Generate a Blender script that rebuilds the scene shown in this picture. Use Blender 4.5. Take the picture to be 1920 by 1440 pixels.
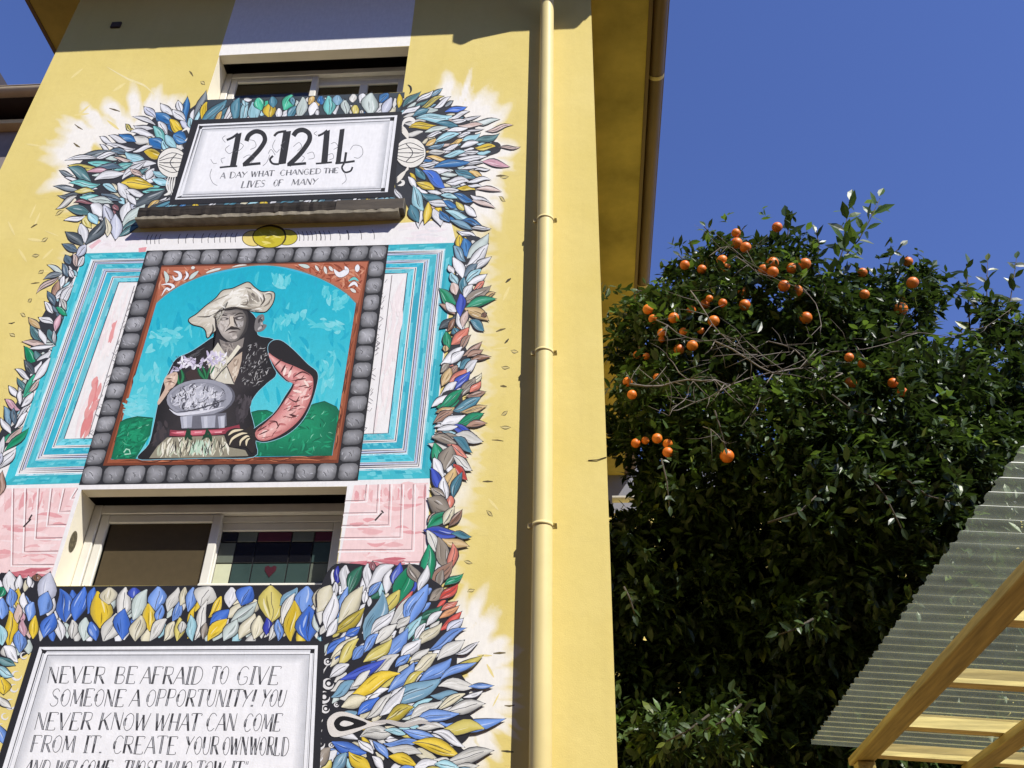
import bpy, math, random
import numpy as np
from mathutils import Vector, Matrix
from mathutils.geometry import tessellate_polygon

for o in list(bpy.data.objects):
    bpy.data.objects.remove(o, do_unlink=True)
scene = bpy.context.scene
COL = scene.collection

# ---------------------------------------------------------------- camera
# The mural wall is the plane Y = 0 (facing -Y), X runs right along it, Z is up.
D = 3.8                      # metres from the camera to the mural wall
CAM = Vector((0.0, -D, 1.7))
FPX = 1793.945               # focal length for a 1920 px wide picture
RC = ((0.9971626223, 0.0706190626, 0.0260701483),      # camera right
      (-0.0186800353, 0.5676202838, -0.8230785319),    # camera down
      (-0.0729229793, 0.8202561560, 0.5673288973))     # camera forward
cam_data = bpy.data.cameras.new('camera')
cam_data.sensor_width = 36.0
cam_data.lens = FPX / 1920.0 * 36.0
cam_data.clip_start = 0.05
cam_data.clip_end = 2000.0
cam = bpy.data.objects.new('camera', cam_data)
COL.objects.link(cam)
mw = Matrix(((RC[0][0], -RC[1][0], -RC[2][0], CAM.x),
             (RC[0][1], -RC[1][1], -RC[2][1], CAM.y),
             (RC[0][2], -RC[1][2], -RC[2][2], CAM.z),
             (0, 0, 0, 1)))
cam.matrix_world = mw
scene.camera = cam

# ---------------------------------------------------------------- sky, sun, exposure
SUN_DIR = Vector((0.86, -1.0, 1.36)).normalized()      # towards the sun
SUN_EL = math.asin(SUN_DIR.z)
SUN_AZ = math.atan2(SUN_DIR.x, SUN_DIR.y)              # clockwise from +Y
world = bpy.data.worlds.new('World')
scene.world = world
world.use_nodes = True
wn = world.node_tree.nodes
wl = world.node_tree.links
wn.clear()
sky = wn.new('ShaderNodeTexSky')
sky.sky_type = 'NISHITA'
sky.sun_disc = False
sky.sun_elevation = SUN_EL
sky.sun_rotation = SUN_AZ
sky.altitude = 300.0
sky.air_density = 1.25
sky.dust_density = 0.0
sky.ozone_density = 10.0
bg = wn.new('ShaderNodeBackground')
bg.inputs['Strength'].default_value = 0.10
wo = wn.new('ShaderNodeOutputWorld')
tint = wn.new('ShaderNodeMix')             # white balance of the whole sky
tint.data_type = 'RGBA'
tint.blend_type = 'MULTIPLY'
tint.inputs[0].default_value = 1.0
wl.new(sky.outputs['Color'], tint.inputs[6])
tint.inputs[7].default_value = (1.18, 0.98, 1.24, 1.0)
wl.new(tint.outputs[2], bg.inputs['Color'])
wl.new(bg.outputs['Background'], wo.inputs['Surface'])
sun_data = bpy.data.lights.new('sun', 'SUN')
sun_data.energy = 5.0
sun_data.angle = math.radians(0.5)
sun_data.color = (1.0, 0.965, 0.90)
sun = bpy.data.objects.new('sun', sun_data)
COL.objects.link(sun)
sun.rotation_euler = (-SUN_DIR).to_track_quat('-Z', 'Y').to_euler()
sun.location = (6, -7, 14)
vs = scene.view_settings
vs.view_transform = 'Standard'
vs.look = 'None'
vs.exposure = 0.42
vs.gamma = 1.0
vs.use_curve_mapping = False
scene.cycles.max_bounces = 8
scene.cycles.transparent_max_bounces = 16
scene.cycles.use_denoising = True


# ---------------------------------------------------------------- helpers
def ray(x, y):
    a, b = x - 960.0, y - 720.0
    return Vector((RC[0][0]*a + RC[1][0]*b + RC[2][0]*FPX,
                   RC[0][1]*a + RC[1][1]*b + RC[2][1]*FPX,
                   RC[0][2]*a + RC[1][2]*b + RC[2][2]*FPX))


def at(x, y, Y):
    """world point seen at photo pixel x, y on the plane Y = const"""
    d = ray(x, y)
    return CAM + d * ((Y + D) / d.y)


def lin(c, k=1.0):
    out = []
    for u in c[:3]:
        u = u / 255.0
        out.append((u/12.92 if u <= 0.04045 else ((u+0.055)/1.055)**2.4) * k)
    return tuple(out)


def tag(o, label=None, cat=None, group=None, kind=None):
    if label: o['label'] = label
    if cat: o['category'] = cat
    if group: o['group'] = group
    if kind: o['kind'] = kind
    return o


def empty(name, loc=(0, 0, 0), parent=None):
    o = bpy.data.objects.new(name, None)
    o.location = loc
    o.empty_display_size = 0.2
    COL.objects.link(o)
    if parent: o.parent = parent
    return o


def mesh_obj(name, verts, faces, mat, parent=None, smooth=False):
    me = bpy.data.meshes.new(name)
    me.from_pydata([tuple(v) for v in verts], [], faces)
    if smooth:
        me.polygons.foreach_set('use_smooth', [True]*len(me.polygons))
    if mat: me.materials.append(mat)
    me.update()
    o = bpy.data.objects.new(name, me)
    COL.objects.link(o)
    if parent:
        o.parent = parent
        o.matrix_parent_inverse = parent_inv(parent)
    return o


def parent_inv(p):
    m = Matrix.Identity(4)
    chain = []
    q = p
    while q:
        chain.append(q); q = q.parent
    for q in reversed(chain):
        m = m @ (q.matrix_parent_inverse if q.parent else Matrix.Identity(4)) @ Matrix.LocRotScale(q.location, q.rotation_euler, q.scale)
    return m.inverted()


class MB:
    """collects boxes and tubes into one mesh"""
    def __init__(self):
        self.v = []; self.f = []

    def quad(self, a, b, c, d):
        n = len(self.v); self.v += [a, b, c, d]; self.f.append((n, n+1, n+2, n+3)); return self

    def box(self, x0, x1, y0, y1, z0, z1, bev=0.0):
        n = len(self.v)
        if bev <= 0:
            self.v += [(x, y, z) for z in (z0, z1) for y in (y0, y1) for x in (x0, x1)]
            self.f += [(n+i for i in q) for q in ((0, 2, 3, 1), (4, 5, 7, 6), (0, 1, 5, 4), (2, 6, 7, 3), (0, 4, 6, 2), (1, 3, 7, 5))]
            self.f = [tuple(q) for q in self.f]
            return self
        # chamfered box: 24 vertices
        b = bev
        X = (x0, x1); Y = (y0, y1); Z = (z0, z1)
        idx = {}
        for i in (0, 1):
            for j in (0, 1):
                for k in (0, 1):
                    sx, sy, sz = (1-2*i)*b, (1-2*j)*b, (1-2*k)*b
                    for ax in range(3):
                        p = [X[i]+sx, Y[j]+sy, Z[k]+sz]
                        p[ax] = (X[i], Y[j], Z[k])[ax]
                        idx[i, j, k, ax] = len(self.v); self.v.append(tuple(p))
        def F(*ks): self.f.append(tuple(idx[k] for k in ks))
        for i in (0, 1):
            q = [(i, 0, 0, 0), (i, 0, 1, 0), (i, 1, 1, 0), (i, 1, 0, 0)]; F(*(q if i == 0 else q[::-1]))
            q = [(0, i, 0, 1), (1, i, 0, 1), (1, i, 1, 1), (0, i, 1, 1)]; F(*(q if i == 0 else q[::-1]))
            q = [(0, 0, i, 2), (0, 1, i, 2), (1, 1, i, 2), (1, 0, i, 2)]; F(*(q if i == 0 else q[::-1]))
        for i in (0, 1):
            for j in (0, 1):
                F((i, j, 0, 0), (i, j, 0, 1), (i, j, 1, 1), (i, j, 1, 0))
                F((i, 0, j, 0), (i, 0, j, 2), (i, 1, j, 2), (i, 1, j, 0))
                F((0, i, j, 1), (0, i, j, 2), (1, i, j, 2), (1, i, j, 1))
                for k in (0, 1):
                    F((i, j, k, 0), (i, j, k, 1), (i, j, k, 2))
        return self

    def tube(self, pts, rads, seg=8, cap=True):
        pts = [Vector(p) for p in pts]
        if not hasattr(rads, '__len__'): rads = [rads]*len(pts)
        n0 = len(self.v)
        prev = None
        for i, p in enumerate(pts):
            t = (pts[min(i+1, len(pts)-1)] - pts[max(i-1, 0)])
            t = t.normalized() if t.length > 1e-9 else Vector((0, 0, 1))
            if prev is None:
                u = t.cross(Vector((0.3, 0.2, 0.9)) if abs(t.z) < 0.95 else Vector((1, 0, 0))).normalized()
            else:
                u = (prev - t*prev.dot(t)).normalized()
            prev = u
            w = t.cross(u)
            for k in range(seg):
                a = 2*math.pi*k/seg
                self.v.append(tuple(p + (u*math.cos(a) + w*math.sin(a))*rads[i]))
        for i in range(len(pts)-1):
            for k in range(seg):
                a = n0+i*seg+k; b = n0+i*seg+(k+1) % seg
                self.f.append((a, b, b+seg, a+seg))
        if cap:
            self.f.append(tuple(n0+k for k in reversed(range(seg))))
            e = n0+(len(pts)-1)*seg
            self.f.append(tuple(e+k for k in range(seg)))
        return self

    def build(self, name, mat, parent=None, smooth=False):
        return mesh_obj(name, self.v, self.f, mat, parent, smooth)


# ---------------------------------------------------------------- materials
def new_mat(name):
    m = bpy.data.materials.new(name)
    m.use_nodes = True
    nt = m.node_tree
    b = nt.nodes['Principled BSDF']
    return m, nt, b


def noise(nt, scale, detail=4.0, rough=0.55, vec=None, dist=0.0):
    n = nt.nodes.new('ShaderNodeTexNoise')
    n.inputs['Scale'].default_value = scale
    n.inputs['Detail'].default_value = detail
    n.inputs['Roughness'].default_value = rough
    n.inputs['Distortion'].default_value = dist
    if vec: nt.links.new(vec, n.inputs['Vector'])
    return n


def ramp(nt, fac, stops):
    r = nt.nodes.new('ShaderNodeValToRGB')
    el = r.color_ramp.elements
    while len(el) < len(stops): el.new(0.5)
    for e, (p, c) in zip(el, stops):
        e.position = p
        e.color = (c[0], c[1], c[2], 1.0) if hasattr(c, '__len__') else (c, c, c, 1.0)
    nt.links.new(fac, r.inputs['Fac'])
    return r.outputs['Color']


def mixc(nt, fac, a, b, mode='MIX'):
    m = nt.nodes.new('ShaderNodeMix')
    m.data_type = 'RGBA'
    m.blend_type = mode
    for sock, v in ((m.inputs['Factor'], fac), (m.inputs['A'], a), (m.inputs['B'], b)):
        pass
    ins = [s for s in m.inputs if s.enabled]
    for s, v in zip((ins[0], ins[1], ins[2]), (fac, a, b)):
        if isinstance(v, bpy.types.NodeSocket): nt.links.new(v, s)
        elif hasattr(v, '__len__'): s.default_value = (v[0], v[1], v[2], 1.0)
        else: s.default_value = v
    return [s for s in m.outputs if s.enabled][0]


def mathn(nt, op, a, b=None, clamp=False):
    m = nt.nodes.new('ShaderNodeMath')
    m.operation = op
    m.use_clamp = clamp
    for s, v in zip(m.inputs, (a, b)):
        if v is None: continue
        if isinstance(v, bpy.types.NodeSocket): nt.links.new(v, s)
        else: s.default_value = v
    return m.outputs[0]


def coords(nt, scale=None):
    t = nt.nodes.new('ShaderNodeNewGeometry').outputs['Position']
    if scale:
        mp = nt.nodes.new('ShaderNodeMapping')
        mp.inputs['Scale'].default_value = scale
        nt.links.new(t, mp.inputs['Vector'])
        return mp.outputs['Vector']
    return t


def bump(nt, b, height, strength, dist=0.01):
    bn = nt.nodes.new('ShaderNodeBump')
    bn.inputs['Strength'].default_value = strength
    bn.inputs['Distance'].default_value = dist
    nt.links.new(height, bn.inputs['Height'])
    nt.links.new(bn.outputs['Normal'], b.inputs['Normal'])


YEL = lin((233, 212, 128), 0.80)


def wall_color(nt):
    """weathered yellow render, shared by the wall and by thin washes of paint on it"""
    p = coords(nt)
    n1 = noise(nt, 1.3, 5, 0.6, p)
    c = ramp(nt, n1.outputs['Fac'], [(0.3, lin((229, 208, 121), 0.81)), (0.7, lin((239, 219, 139), 0.81))])
    n2 = noise(nt, 1.0, 4, 0.65, coords(nt, (9, 9, 0.8)))
    f2 = ramp(nt, n2.outputs['Fac'], [(0.50, 0.0), (0.78, 0.32)])
    c = mixc(nt, f2, c, lin((216, 194, 118), 0.8))
    n3 = noise(nt, 38, 3, 0.6, p)
    f3 = ramp(nt, n3.outputs['Fac'], [(0.3, 0.0), (0.75, 0.10)])
    return mixc(nt, f3, c, lin((200, 178, 105), 0.8))


def mat_wall():
    m, nt, b = new_mat('yellow_render')
    nt.links.new(wall_color(nt), b.inputs['Base Color'])
    b.inputs['Roughness'].default_value = 0.88
    b.inputs['Specular IOR Level'].default_value = 0.2
    n = noise(nt, 160, 4, 0.7, coords(nt))
    n2 = noise(nt, 6, 3, 0.6, coords(nt))
    bump(nt, b, mathn(nt, 'ADD', n.outputs['Fac'], mathn(nt, 'MULTIPLY', n2.outputs['Fac'], 3.0)), 0.25, 0.004)
    return m


def mat_mural():
    m, nt, b = new_mat('mural_paint')
    a = nt.nodes.new('ShaderNodeAttribute')
    a.attribute_name = 'paint'
    p = coords(nt)
    n = noise(nt, 26, 4, 0.65, p)
    v = ramp(nt, n.outputs['Fac'], [(0.25, 0.94), (0.7, 1.03)])
    n2 = noise(nt, 1.0, 3, 0.6, coords(nt, (70, 70, 16)))
    v2 = ramp(nt, n2.outputs['Fac'], [(0.3, 0.95), (0.7, 1.03)])
    c = mixc(nt, 1.0, mixc(nt, 1.0, a.outputs['Color'], v, 'MULTIPLY'), v2, 'MULTIPLY')
    ns = noise(nt, 9, 5, 0.65, p)
    fac = mathn(nt, 'SUBTRACT', mathn(nt, 'MULTIPLY', a.outputs['Alpha'], 1.7), mathn(nt, 'MULTIPLY', ns.outputs['Fac'], 0.7), True)
    c = mixc(nt, fac, wall_color(nt), c)
    nt.links.new(c, b.inputs['Base Color'])
    b.inputs['Roughness'].default_value = 0.72
    b.inputs['Specular IOR Level'].default_value = 0.25
    nb = noise(nt, 160, 4, 0.7, p)
    bump(nt, b, nb.outputs['Fac'], 0.2, 0.004)
    return m


def mat_simple(name, c, rough=0.6, var=0.12, scale=12, spec=0.4, metal=0.0, bumpy=0.0, stretch=None):
    m, nt, b = new_mat(name)
    n = noise(nt, scale if not stretch else 1.0, 5, 0.6, coords(nt, stretch) if stretch else coords(nt))
    lo = tuple(u*(1-var) for u in c); hi = tuple(min(1, u*(1+var)) for u in c)
    nt.links.new(ramp(nt, n.outputs['Fac'], [(0.3, lo), (0.7, hi)]), b.inputs['Base Color'])
    b.inputs['Roughness'].default_value = rough
    b.inputs['Specular IOR Level'].default_value = spec
    b.inputs['Metallic'].default_value = metal
    if bumpy: bump(nt, b, n.outputs['Fac'], bumpy, 0.01)
    return m


def schlick(nt, f0):
    lw = nt.nodes.new('ShaderNodeLayerWeight')
    lw.inputs['Blend'].default_value = 0.5
    p5 = mathn(nt, 'POWER', lw.outputs['Facing'], 5.0)
    return mathn(nt, 'ADD', mathn(nt, 'MULTIPLY', p5, 1.0-f0), f0, True)


def mat_glass(name, tint=(0.9, 0.95, 0.95), refl=1.0):
    m = bpy.data.materials.new(name)
    m.use_nodes = True
    nt = m.node_tree
    nt.nodes.clear()
    out = nt.nodes.new('ShaderNodeOutputMaterial')
    tr = nt.nodes.new('ShaderNodeBsdfTransparent'); tr.inputs['Color'].default_value = (*tint, 1)
    gl = nt.nodes.new('ShaderNodeBsdfGlossy'); gl.inputs['Roughness'].default_value = 0.03
    gl.inputs['Color'].default_value = (1, 1, 1, 1)
    mx = nt.nodes.new('ShaderNodeMixShader')
    f = schlick(nt, 0.045*refl)
    nt.links.new(f, mx.inputs[0]); nt.links.new(tr.outputs[0], mx.inputs[1]); nt.links.new(gl.outputs[0], mx.inputs[2])
    nt.links.new(mx.outputs[0], out.inputs['Surface'])
    return m


M = {}
M['wall'] = mat_wall()
M['mural'] = mat_mural()
M['reveal'] = mat_simple('reveal_paint', lin((244, 236, 212), 0.8), 0.85, 0.06, 5, 0.2)
M['white'] = mat_simple('white_render', lin((250, 247, 240), 0.8), 0.85, 0.05, 5, 0.2)
M['soffit'] = mat_simple('soffit_paint', lin((222, 201, 108), 0.74), 0.85, 0.24, 2.6, 0.2)
M['pipe'] = mat_simple('cream_pipe', lin((249, 228, 156), 0.70), 0.55, 0.05, 6, 0.4)
M['gutter'] = mat_simple('brown_gutter', lin((150, 124, 84), 0.55), 0.5, 0.18, 1.0, 0.4, stretch=(30, 2, 30))
M['tile'] = mat_simple('roof_tile', lin((150, 84, 58), 0.8), 0.8, 0.3, 6, 0.3, bumpy=0.3)
M['frame'] = mat_simple('window_frame', lin((232, 228, 216), 0.78), 0.45, 0.07, 8, 0.4)
M['dark_frame'] = mat_simple('shutter_box', lin((62, 52, 45), 0.8), 0.7, 0.3, 20, 0.3)
M['inside'] = mat_simple('room_paint', lin((120, 105, 95), 0.5), 0.9, 0.1, 2, 0.1)
M['blind'] = mat_simple('insect_screen', lin((112, 96, 74), 0.8), 0.9, 0.06, 30, 0.1)
M['glass'] = mat_glass('window_glass', (0.78, 0.80, 0.78), 1.1)
M['bitumen'] = mat_simple('dirty_flashing', lin((48, 41, 34), 0.8), 0.8, 0.6, 9, 0.3, bumpy=0.5, stretch=(6, 20, 45))
M['flashing'] = mat_simple('grey_flashing', lin((82, 73, 60), 0.8), 0.6, 0.3, 9, 0.4, bumpy=0.3, stretch=(5, 20, 30))
M['lip'] = mat_simple('concrete_lip', lin((158, 149, 130), 0.8), 0.85, 0.35, 14, 0.2, bumpy=0.4)

# ================================================================ ground
gm, nt, b = new_mat('terracotta_paving')
n = noise(nt, 3, 6, 0.6, coords(nt))
nt.links.new(ramp(nt, n.outputs['Fac'], [(0.3, (0.10, 0.055, 0.028)), (0.7, (0.15, 0.085, 0.045))]), b.inputs['Base Color'])
b.inputs['Roughness'].default_value = 0.9
ground = mesh_obj('ground', [(-600, -600, 0), (600, -600, 0), (600, 600, 0), (-600, 600, 0)], [(0, 1, 2, 3)], gm)
tag(ground, kind='structure')

# ================================================================ the yellow house
XL, XR = -0.919*D, 0.028*D            # left and right corner of the mural wall
ZS = 1.7 + 1.658*D                    # underside of the eaves
OV = 0.589                            # eaves overhang
DEPTH = 9.0
WX0, WX1 = -0.6155*D, -0.2835*D       # window openings
LW = (1.7+0.4205*D, 1.7+0.546*D)      # lower opening: sill, lintel
UW = (1.7+1.276*D, 1.7+1.3965*D)      # upper opening
REV = 0.146                            # depth of the reveals

house = empty('house', ((XL+XR)/2, DEPTH/2, 0))
tag(house, 'narrow yellow rendered house with a painted mural and cream downpipe', 'house')


def wall_with_holes(x0, x1, z0, z1, y, holes):
    """one sheet with openings and their reveals, facing -Y"""
    mb = MB()
    xs = sorted({x0, x1} | {h[0] for h in holes} | {h[1] for h in holes})
    zs = sorted({z0, z1} | {h[2] for h in holes} | {h[3] for h in holes})
    for i in range(len(xs)-1):
        for j in range(len(zs)-1):
            cx, cz = (xs[i]+xs[i+1])/2, (zs[j]+zs[j+1])/2
            if any(h[0] < cx < h[1] and h[2] < cz < h[3] for h in holes): continue
            mb.quad((xs[i], y, zs[j]), (xs[i+1], y, zs[j]), (xs[i+1], y, zs[j+1]), (xs[i], y, zs[j+1]))
    return mb


wm = wall_with_holes(XL, XR, 0, ZS+0.02, 0.0, [(WX0, WX1, *LW), (WX0, WX1, *UW)])
# the two sides and the back
wm.quad((XR, 0, 0), (XR, DEPTH, 0), (XR, DEPTH, ZS+0.02), (XR, 0, ZS+0.02))
wm.quad((XL, DEPTH, 0), (XL, 0, 0), (XL, 0, ZS+0.02), (XL, DEPTH, ZS+0.02))
wm.quad((XR, DEPTH, 0), (XL, DEPTH, 0), (XL, DEPTH, ZS+0.02), (XR, DEPTH, ZS+0.02))
wall = wm.build('wall', M['wall'], house)
for (z0, z1), up in ((LW, 0), (UW, 1)):
    rv = MB()
    r2 = REV + 0.06
    rv.quad((WX0, 0, z1), (WX1, 0, z1), (WX1, 0.075, z1), (WX0, 0.075, z1))
    rv.quad((WX0, 0, z0), (WX0, r2, z0), (WX1, r2, z0), (WX1, 0, z0))
    rv.quad((WX0, 0, z0), (WX0, 0, z1), (WX0, r2, z1), (WX0, r2, z0))
    rv.quad((WX1, 0, z0), (WX1, r2, z0), (WX1, r2, z1), (WX1, 0, z1))
    rv.build('window_reveal', M['reveal'], house)
    # dark room behind
    rm = MB()
    a, b_, c, d, e, g = WX0-0.5, WX1+0.5, REV+0.07, 2.6, z0-0.9, z1+0.25
    rm.quad((a, d, e), (b_, d, e), (b_, d, g), (a, d, g))
    rm.quad((a, c, e), (a, d, e), (a, d, g), (a, c, g))
    rm.quad((b_, c, e), (b_, c, g), (b_, d, g), (b_, d, e))
    rm.quad((a, c, e), (b_, c, e), (b_, d, e), (a, d, e))
    rm.quad((a, c, g), (a, d, g), (b_, d, g), (b_, c, g))
    # front cheeks that close the room against the wall
    rm.quad((a, c, e), (a, c, g), (WX0, c, g), (WX0, c, e))
    rm.quad((WX1, c, e), (WX1, c, g), (b_, c, g), (b_, c, e))
    rm.quad((WX0, c, e), (WX0, c, z0), (WX1, c, z0), (WX1, c, e))
    rm.quad((WX0, c, z1), (WX0, c, g), (WX1, c, g), (WX1, c, z1))
    rm.build('room', M['inside'], house)


def bar(mb, x0, x1, z0, z1, y0, y1):
    mb.box(x0, x1, y0, y1, z0, z1, 0.004)


def window(z0, z1, name, upper):
    w = empty('window', ((WX0+WX1)/2, REV, z0), house)
    w.matrix_parent_inverse = parent_inv(house)
    W = WX1-WX0
    y = REV
    zb = z0-0.62          # the frame goes on down behind the painted parapet
    fr = MB()
    t = 0.045
    h1 = z1-0.004
    bar(fr, WX0+0.002, WX0+t, zb, h1, y, y+0.05)
    bar(fr, WX1-t, WX1-0.002, zb, h1, y, y+0.05)
    bar(fr, WX0+t, WX1-t, h1-0.048, h1, y+0.002, y+0.052)
    if not upper: bar(fr, WX0+W*0.47, WX1-t, zb, z0+0.074, y+0.002, y+0.052)
    fr.build('frame', M['frame'], w)
    # slot of the roller shutter above the frame, open downward
    sb = MB()
    a0, a1, y0, y1, zz = WX0-0.02, WX1+0.02, 0.076, REV+0.058, z1+0.16
    sb.quad((a0, y0, z1+0.001), (a1, y0, z1+0.001), (a1, y0, zz), (a0, y0, zz))
    sb.quad((a0, y1, z1-0.02), (a1, y1, z1-0.02), (a1, y1, zz), (a0, y1, zz))
    sb.quad((a0, y0, zz), (a1, y0, zz), (a1, y1, zz), (a0, y1, zz))
    sb.quad((a0, y0, z1+0.001), (a0, y0, zz), (a0, y1, zz), (a0, y1, z1+0.001))
    sb.quad((a1, y0, z1+0.001), (a1, y0, zz), (a1, y1, zz), (a1, y1, z1+0.001))
    sb.build('shutter_slot', M['dark_frame'], w)
    mid = WX0 + W*0.49
    # left sash stands in front of the right one
    for k, (x0, x1, yy) in enumerate(((WX0+t+0.004, mid+0.02, y+0.006), (mid-0.02, WX1-t-0.004, y+0.032))):
        s = MB()
        st = 0.042
        top = h1-0.05-(0.035 if k else 0.0)
        if k: bar(s, x0, x1, top+0.0005, h1-0.049, yy, yy+0.02)
        bar(s, x0, x0+st, zb, top, yy, yy+0.022)
        bar(s, x1-st, x1, zb, top, yy, yy+0.022)
        bar(s, x0+st, x1-st, top-st, top, yy+0.001, yy+0.021)
        so = s.build('sash', M['frame'], w)
        if upper and k == 1:
            ex = MB(); bar(ex, x0+(x1-x0)*0.52, x0+(x1-x0)*0.52+0.055, zb, top-st, yy+0.002, yy+0.02)
            ex.build('mullion', M['frame'], w)
        g = MB()
        g.quad((x0+st-0.005, yy+0.012, zb), (x1-st+0.005, yy+0.012, zb), (x1-st+0.005, yy+0.012, top-st+0.005), (x0+st-0.005, yy+0.012, top-st+0.005))
        if not (k == 1 and not upper):
            g.build('pane', M['glass'], w)
        else:
            # leaded pane of coloured glass squares, the lighter ones with paler glass
            gx0, gx1, gt = x0+st, x1-st, top-st
            def cm(c, rough=0.25):
                key = 'cg%d_%d_%d' % c
                if key not in M: M[key] = mat_simple('coloured_glass_'+key[2:], lin(c, 0.8), rough, 0.12, 8, 0.5)
                return M[key]
            dk, gr, lg, wn_, cr = (18, 18, 22), (58, 76, 72), (104, 110, 98), (84, 32, 42), (206, 208, 176)
            # columns and rows follow the photo: rows downward from the top rail
            cols = [0.0, 0.15, 0.33, 0.64, 0.84, 1.0]
            rows = [0.0, 0.055, 0.16, 0.27, 0.36, 0.47, 0.62]
            table = [[dk, lg, wn_, lg, wn_], [lg, dk, dk, dk, gr], [cr, gr, gr, gr, lg], [wn_, cr, wn_, cr, dk],
                     [gr, dk, lg, dk, gr], [cr, gr, wn_, gr, cr]]
            for r in range(6):
                for c in range(5):
                    a0 = gx0+(gx1-gx0)*cols[c]; a1 = gx0+(gx1-gx0)*cols[c+1]
                    b0 = gt-rows[r]; b1 = gt-rows[r+1]
                    pm = MB(); pm.box(a0+0.003, a1-0.003, yy+0.008, yy+0.013, b1+0.003, b0-0.003, 0.001)
                    pm.build('coloured_pane', cm(table[r][c]), w)
            ld = MB(); ld.box(gx0, gx1, yy+0.014, yy+0.017, gt-0.62, gt)
            ld.build('lead_backing', cm((26, 24, 26), 0.6), w)
            hx = (gx0+gx1)/2+0.0; hz = gt-0.185
            hs = [(hx, hz-0.05)]
            pts = [(0, -0.046), (-0.026, -0.012), (-0.027, 0.006), (-0.014, 0.012), (0, 0.003), (0.014, 0.012), (0.027, 0.006), (0.026, -0.012)]
            mesh_obj('heart_pane', [(hx+px_, yy+0.006, hz+pz_) for px_, pz_ in pts], [tuple(range(8))], cm((74, 36, 44)), w)
    if not upper:
        bl = MB(); bl.quad((WX0+0.1, y+0.025, zb), (mid-0.02, y+0.025, zb), (mid-0.02, y+0.025, z1-0.09), (WX0+0.1, y+0.025, z1-0.09))
        bl.build('insect_screen', M['blind'], w)
    return w


window(*LW, 'lower', False)
window(*UW, 'upper', True)

# ledge under the upper parapet
LX0, LX1 = -0.655*D, -0.2535*D
LZ = 1.7+1.0155*D
led = empty('window_ledge', ((LX0+LX1)/2, 0, LZ-0.1), house)
led.matrix_parent_inverse = parent_inv(house)
rng = random.Random(4)
split = LX0+(LX1-LX0)*0.745
# ragged dark front, built from short uneven lengths of flashing felt
v, f = [], []
N = 46
for i in range(N+1):
    x = LX0+(split-LX0)*i/N
    yo = -0.058 - rng.uniform(0, 0.006); zb = LZ-0.080 - rng.uniform(-0.010, 0.006)
    v += [(x, 0.0, LZ-0.004), (x, yo, LZ-0.006), (x, yo-0.002, LZ-0.03), (x, yo+0.004, zb), (x, 0.0, zb)]
for i in range(N):
    for k in range(4):
        a = i*5+k; f.append((a, a+1, a+6, a+5))
f += [(0, 4, 3, 2, 1), (N*5, N*5+1, N*5+2, N*5+3, N*5+4)]
mesh_obj('felt_edge', v, f, M['bitumen'], led)
fl = MB(); fl.box(split+0.002, LX1, -0.066, 0.0, LZ-0.088, LZ-0.002, 0.004)
fl.build('flashing', M['flashing'], led)
v, f = [], []
N = 60
for i in range(N+1):
    x = LX0+0.004+(LX1-LX0-0.03)*i/N
    top = LZ-0.090+rng.uniform(-0.004, 0.006); yo = -0.070+rng.uniform(-0.003, 0.003)
    v += [(x, 0.0, top), (x, yo, top), (x, yo+0.002, LZ-0.108), (x, 0.0, LZ-0.111)]
for i in range(N):
    for k in range(3):
        a = i*4+k; f.append((a, a+1, a+5, a+4))
f += [(0, 3, 2, 1), (N*4, N*4+1, N*4+2, N*4+3)]
mesh_obj('concrete_lip', v, f, M['lip'], led)

# eaves: soffit, fascia, gutters and a low tiled roof
ex0, ex1, ey0, ey1 = XL-OV, XR+OV-0.124, -OV, DEPTH+OV
so = MB(); so.box(ex0+0.03, ex1-0.03, ey0+0.03, ey1-0.03, ZS, ZS+0.12)
so.build('soffit', M['soffit'], house)
fa = MB()
fa.box(ex0, ex1, ey0, ey0+0.029, ZS-0.006, ZS+0.17)
fa.box(ex0, ex1, ey1-0.029, ey1, ZS-0.006, ZS+0.17)
fa.box(ex0, ex0+0.029, ey0+0.03, ey1-0.03, ZS-0.006, ZS+0.17)
fa.box(ex1-0.029, ex1, ey0+0.03, ey1-0.03, ZS-0.006, ZS+0.17)
fa.build('fascia', M['gutter'], house)


def gutter(p0, p1, out, name='gutter', r=0.062, joints=(), mat=None, parent=None):
    """half-round gutter from p0 to p1, open upward; out = unit vector away from the wall"""
    p0, p1, out = Vector(p0), Vector(p1), Vector(out)
    v, f = [], []
    K = 9
    prof = [(math.cos(math.pi+math.pi*k/(K-1))*r, math.sin(math.pi+math.pi*k/(K-1))*r) for k in range(K)]
    prof = prof + [(a*0.94, b_*0.94+0.004) for a, b_ in reversed(prof)]
    n = len(prof)
    for p in (p0, p1):
        for a, b_ in prof: v.append(p+out*(a+r)+Vector((0, 0, b_)))
    for k in range(n):
        f.append((k, (k+1) % n, n+(k+1) % n, n+k))
    g = mesh_obj(name, v, f, mat or M['gutter'], parent or house, True)
    bead = MB(); bead.tube([p0+out*(2*r), p1+out*(2*r)], 0.007, 8)
    bead.build('gutter_bead', mat or M['gutter'], g)
    d = (p1-p0).normalized()
    for t in joints:
        c = p0.lerp(p1, t)
        v, f = [], []
        for s in (-0.018, 0.018):
            for k in range(K):
                a = math.pi+math.pi*k/(K-1)
                v.append(c+d*s+out*(math.cos(a)*r*1.06+r)+Vector((0, 0, math.sin(a)*r*1.06)))
        for k in range(K-1): f.append((k, k+1, K+k+1, K+k))
        mesh_obj('gutter_joint', v, f, M['pipe'], g, True)
    return g


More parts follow.
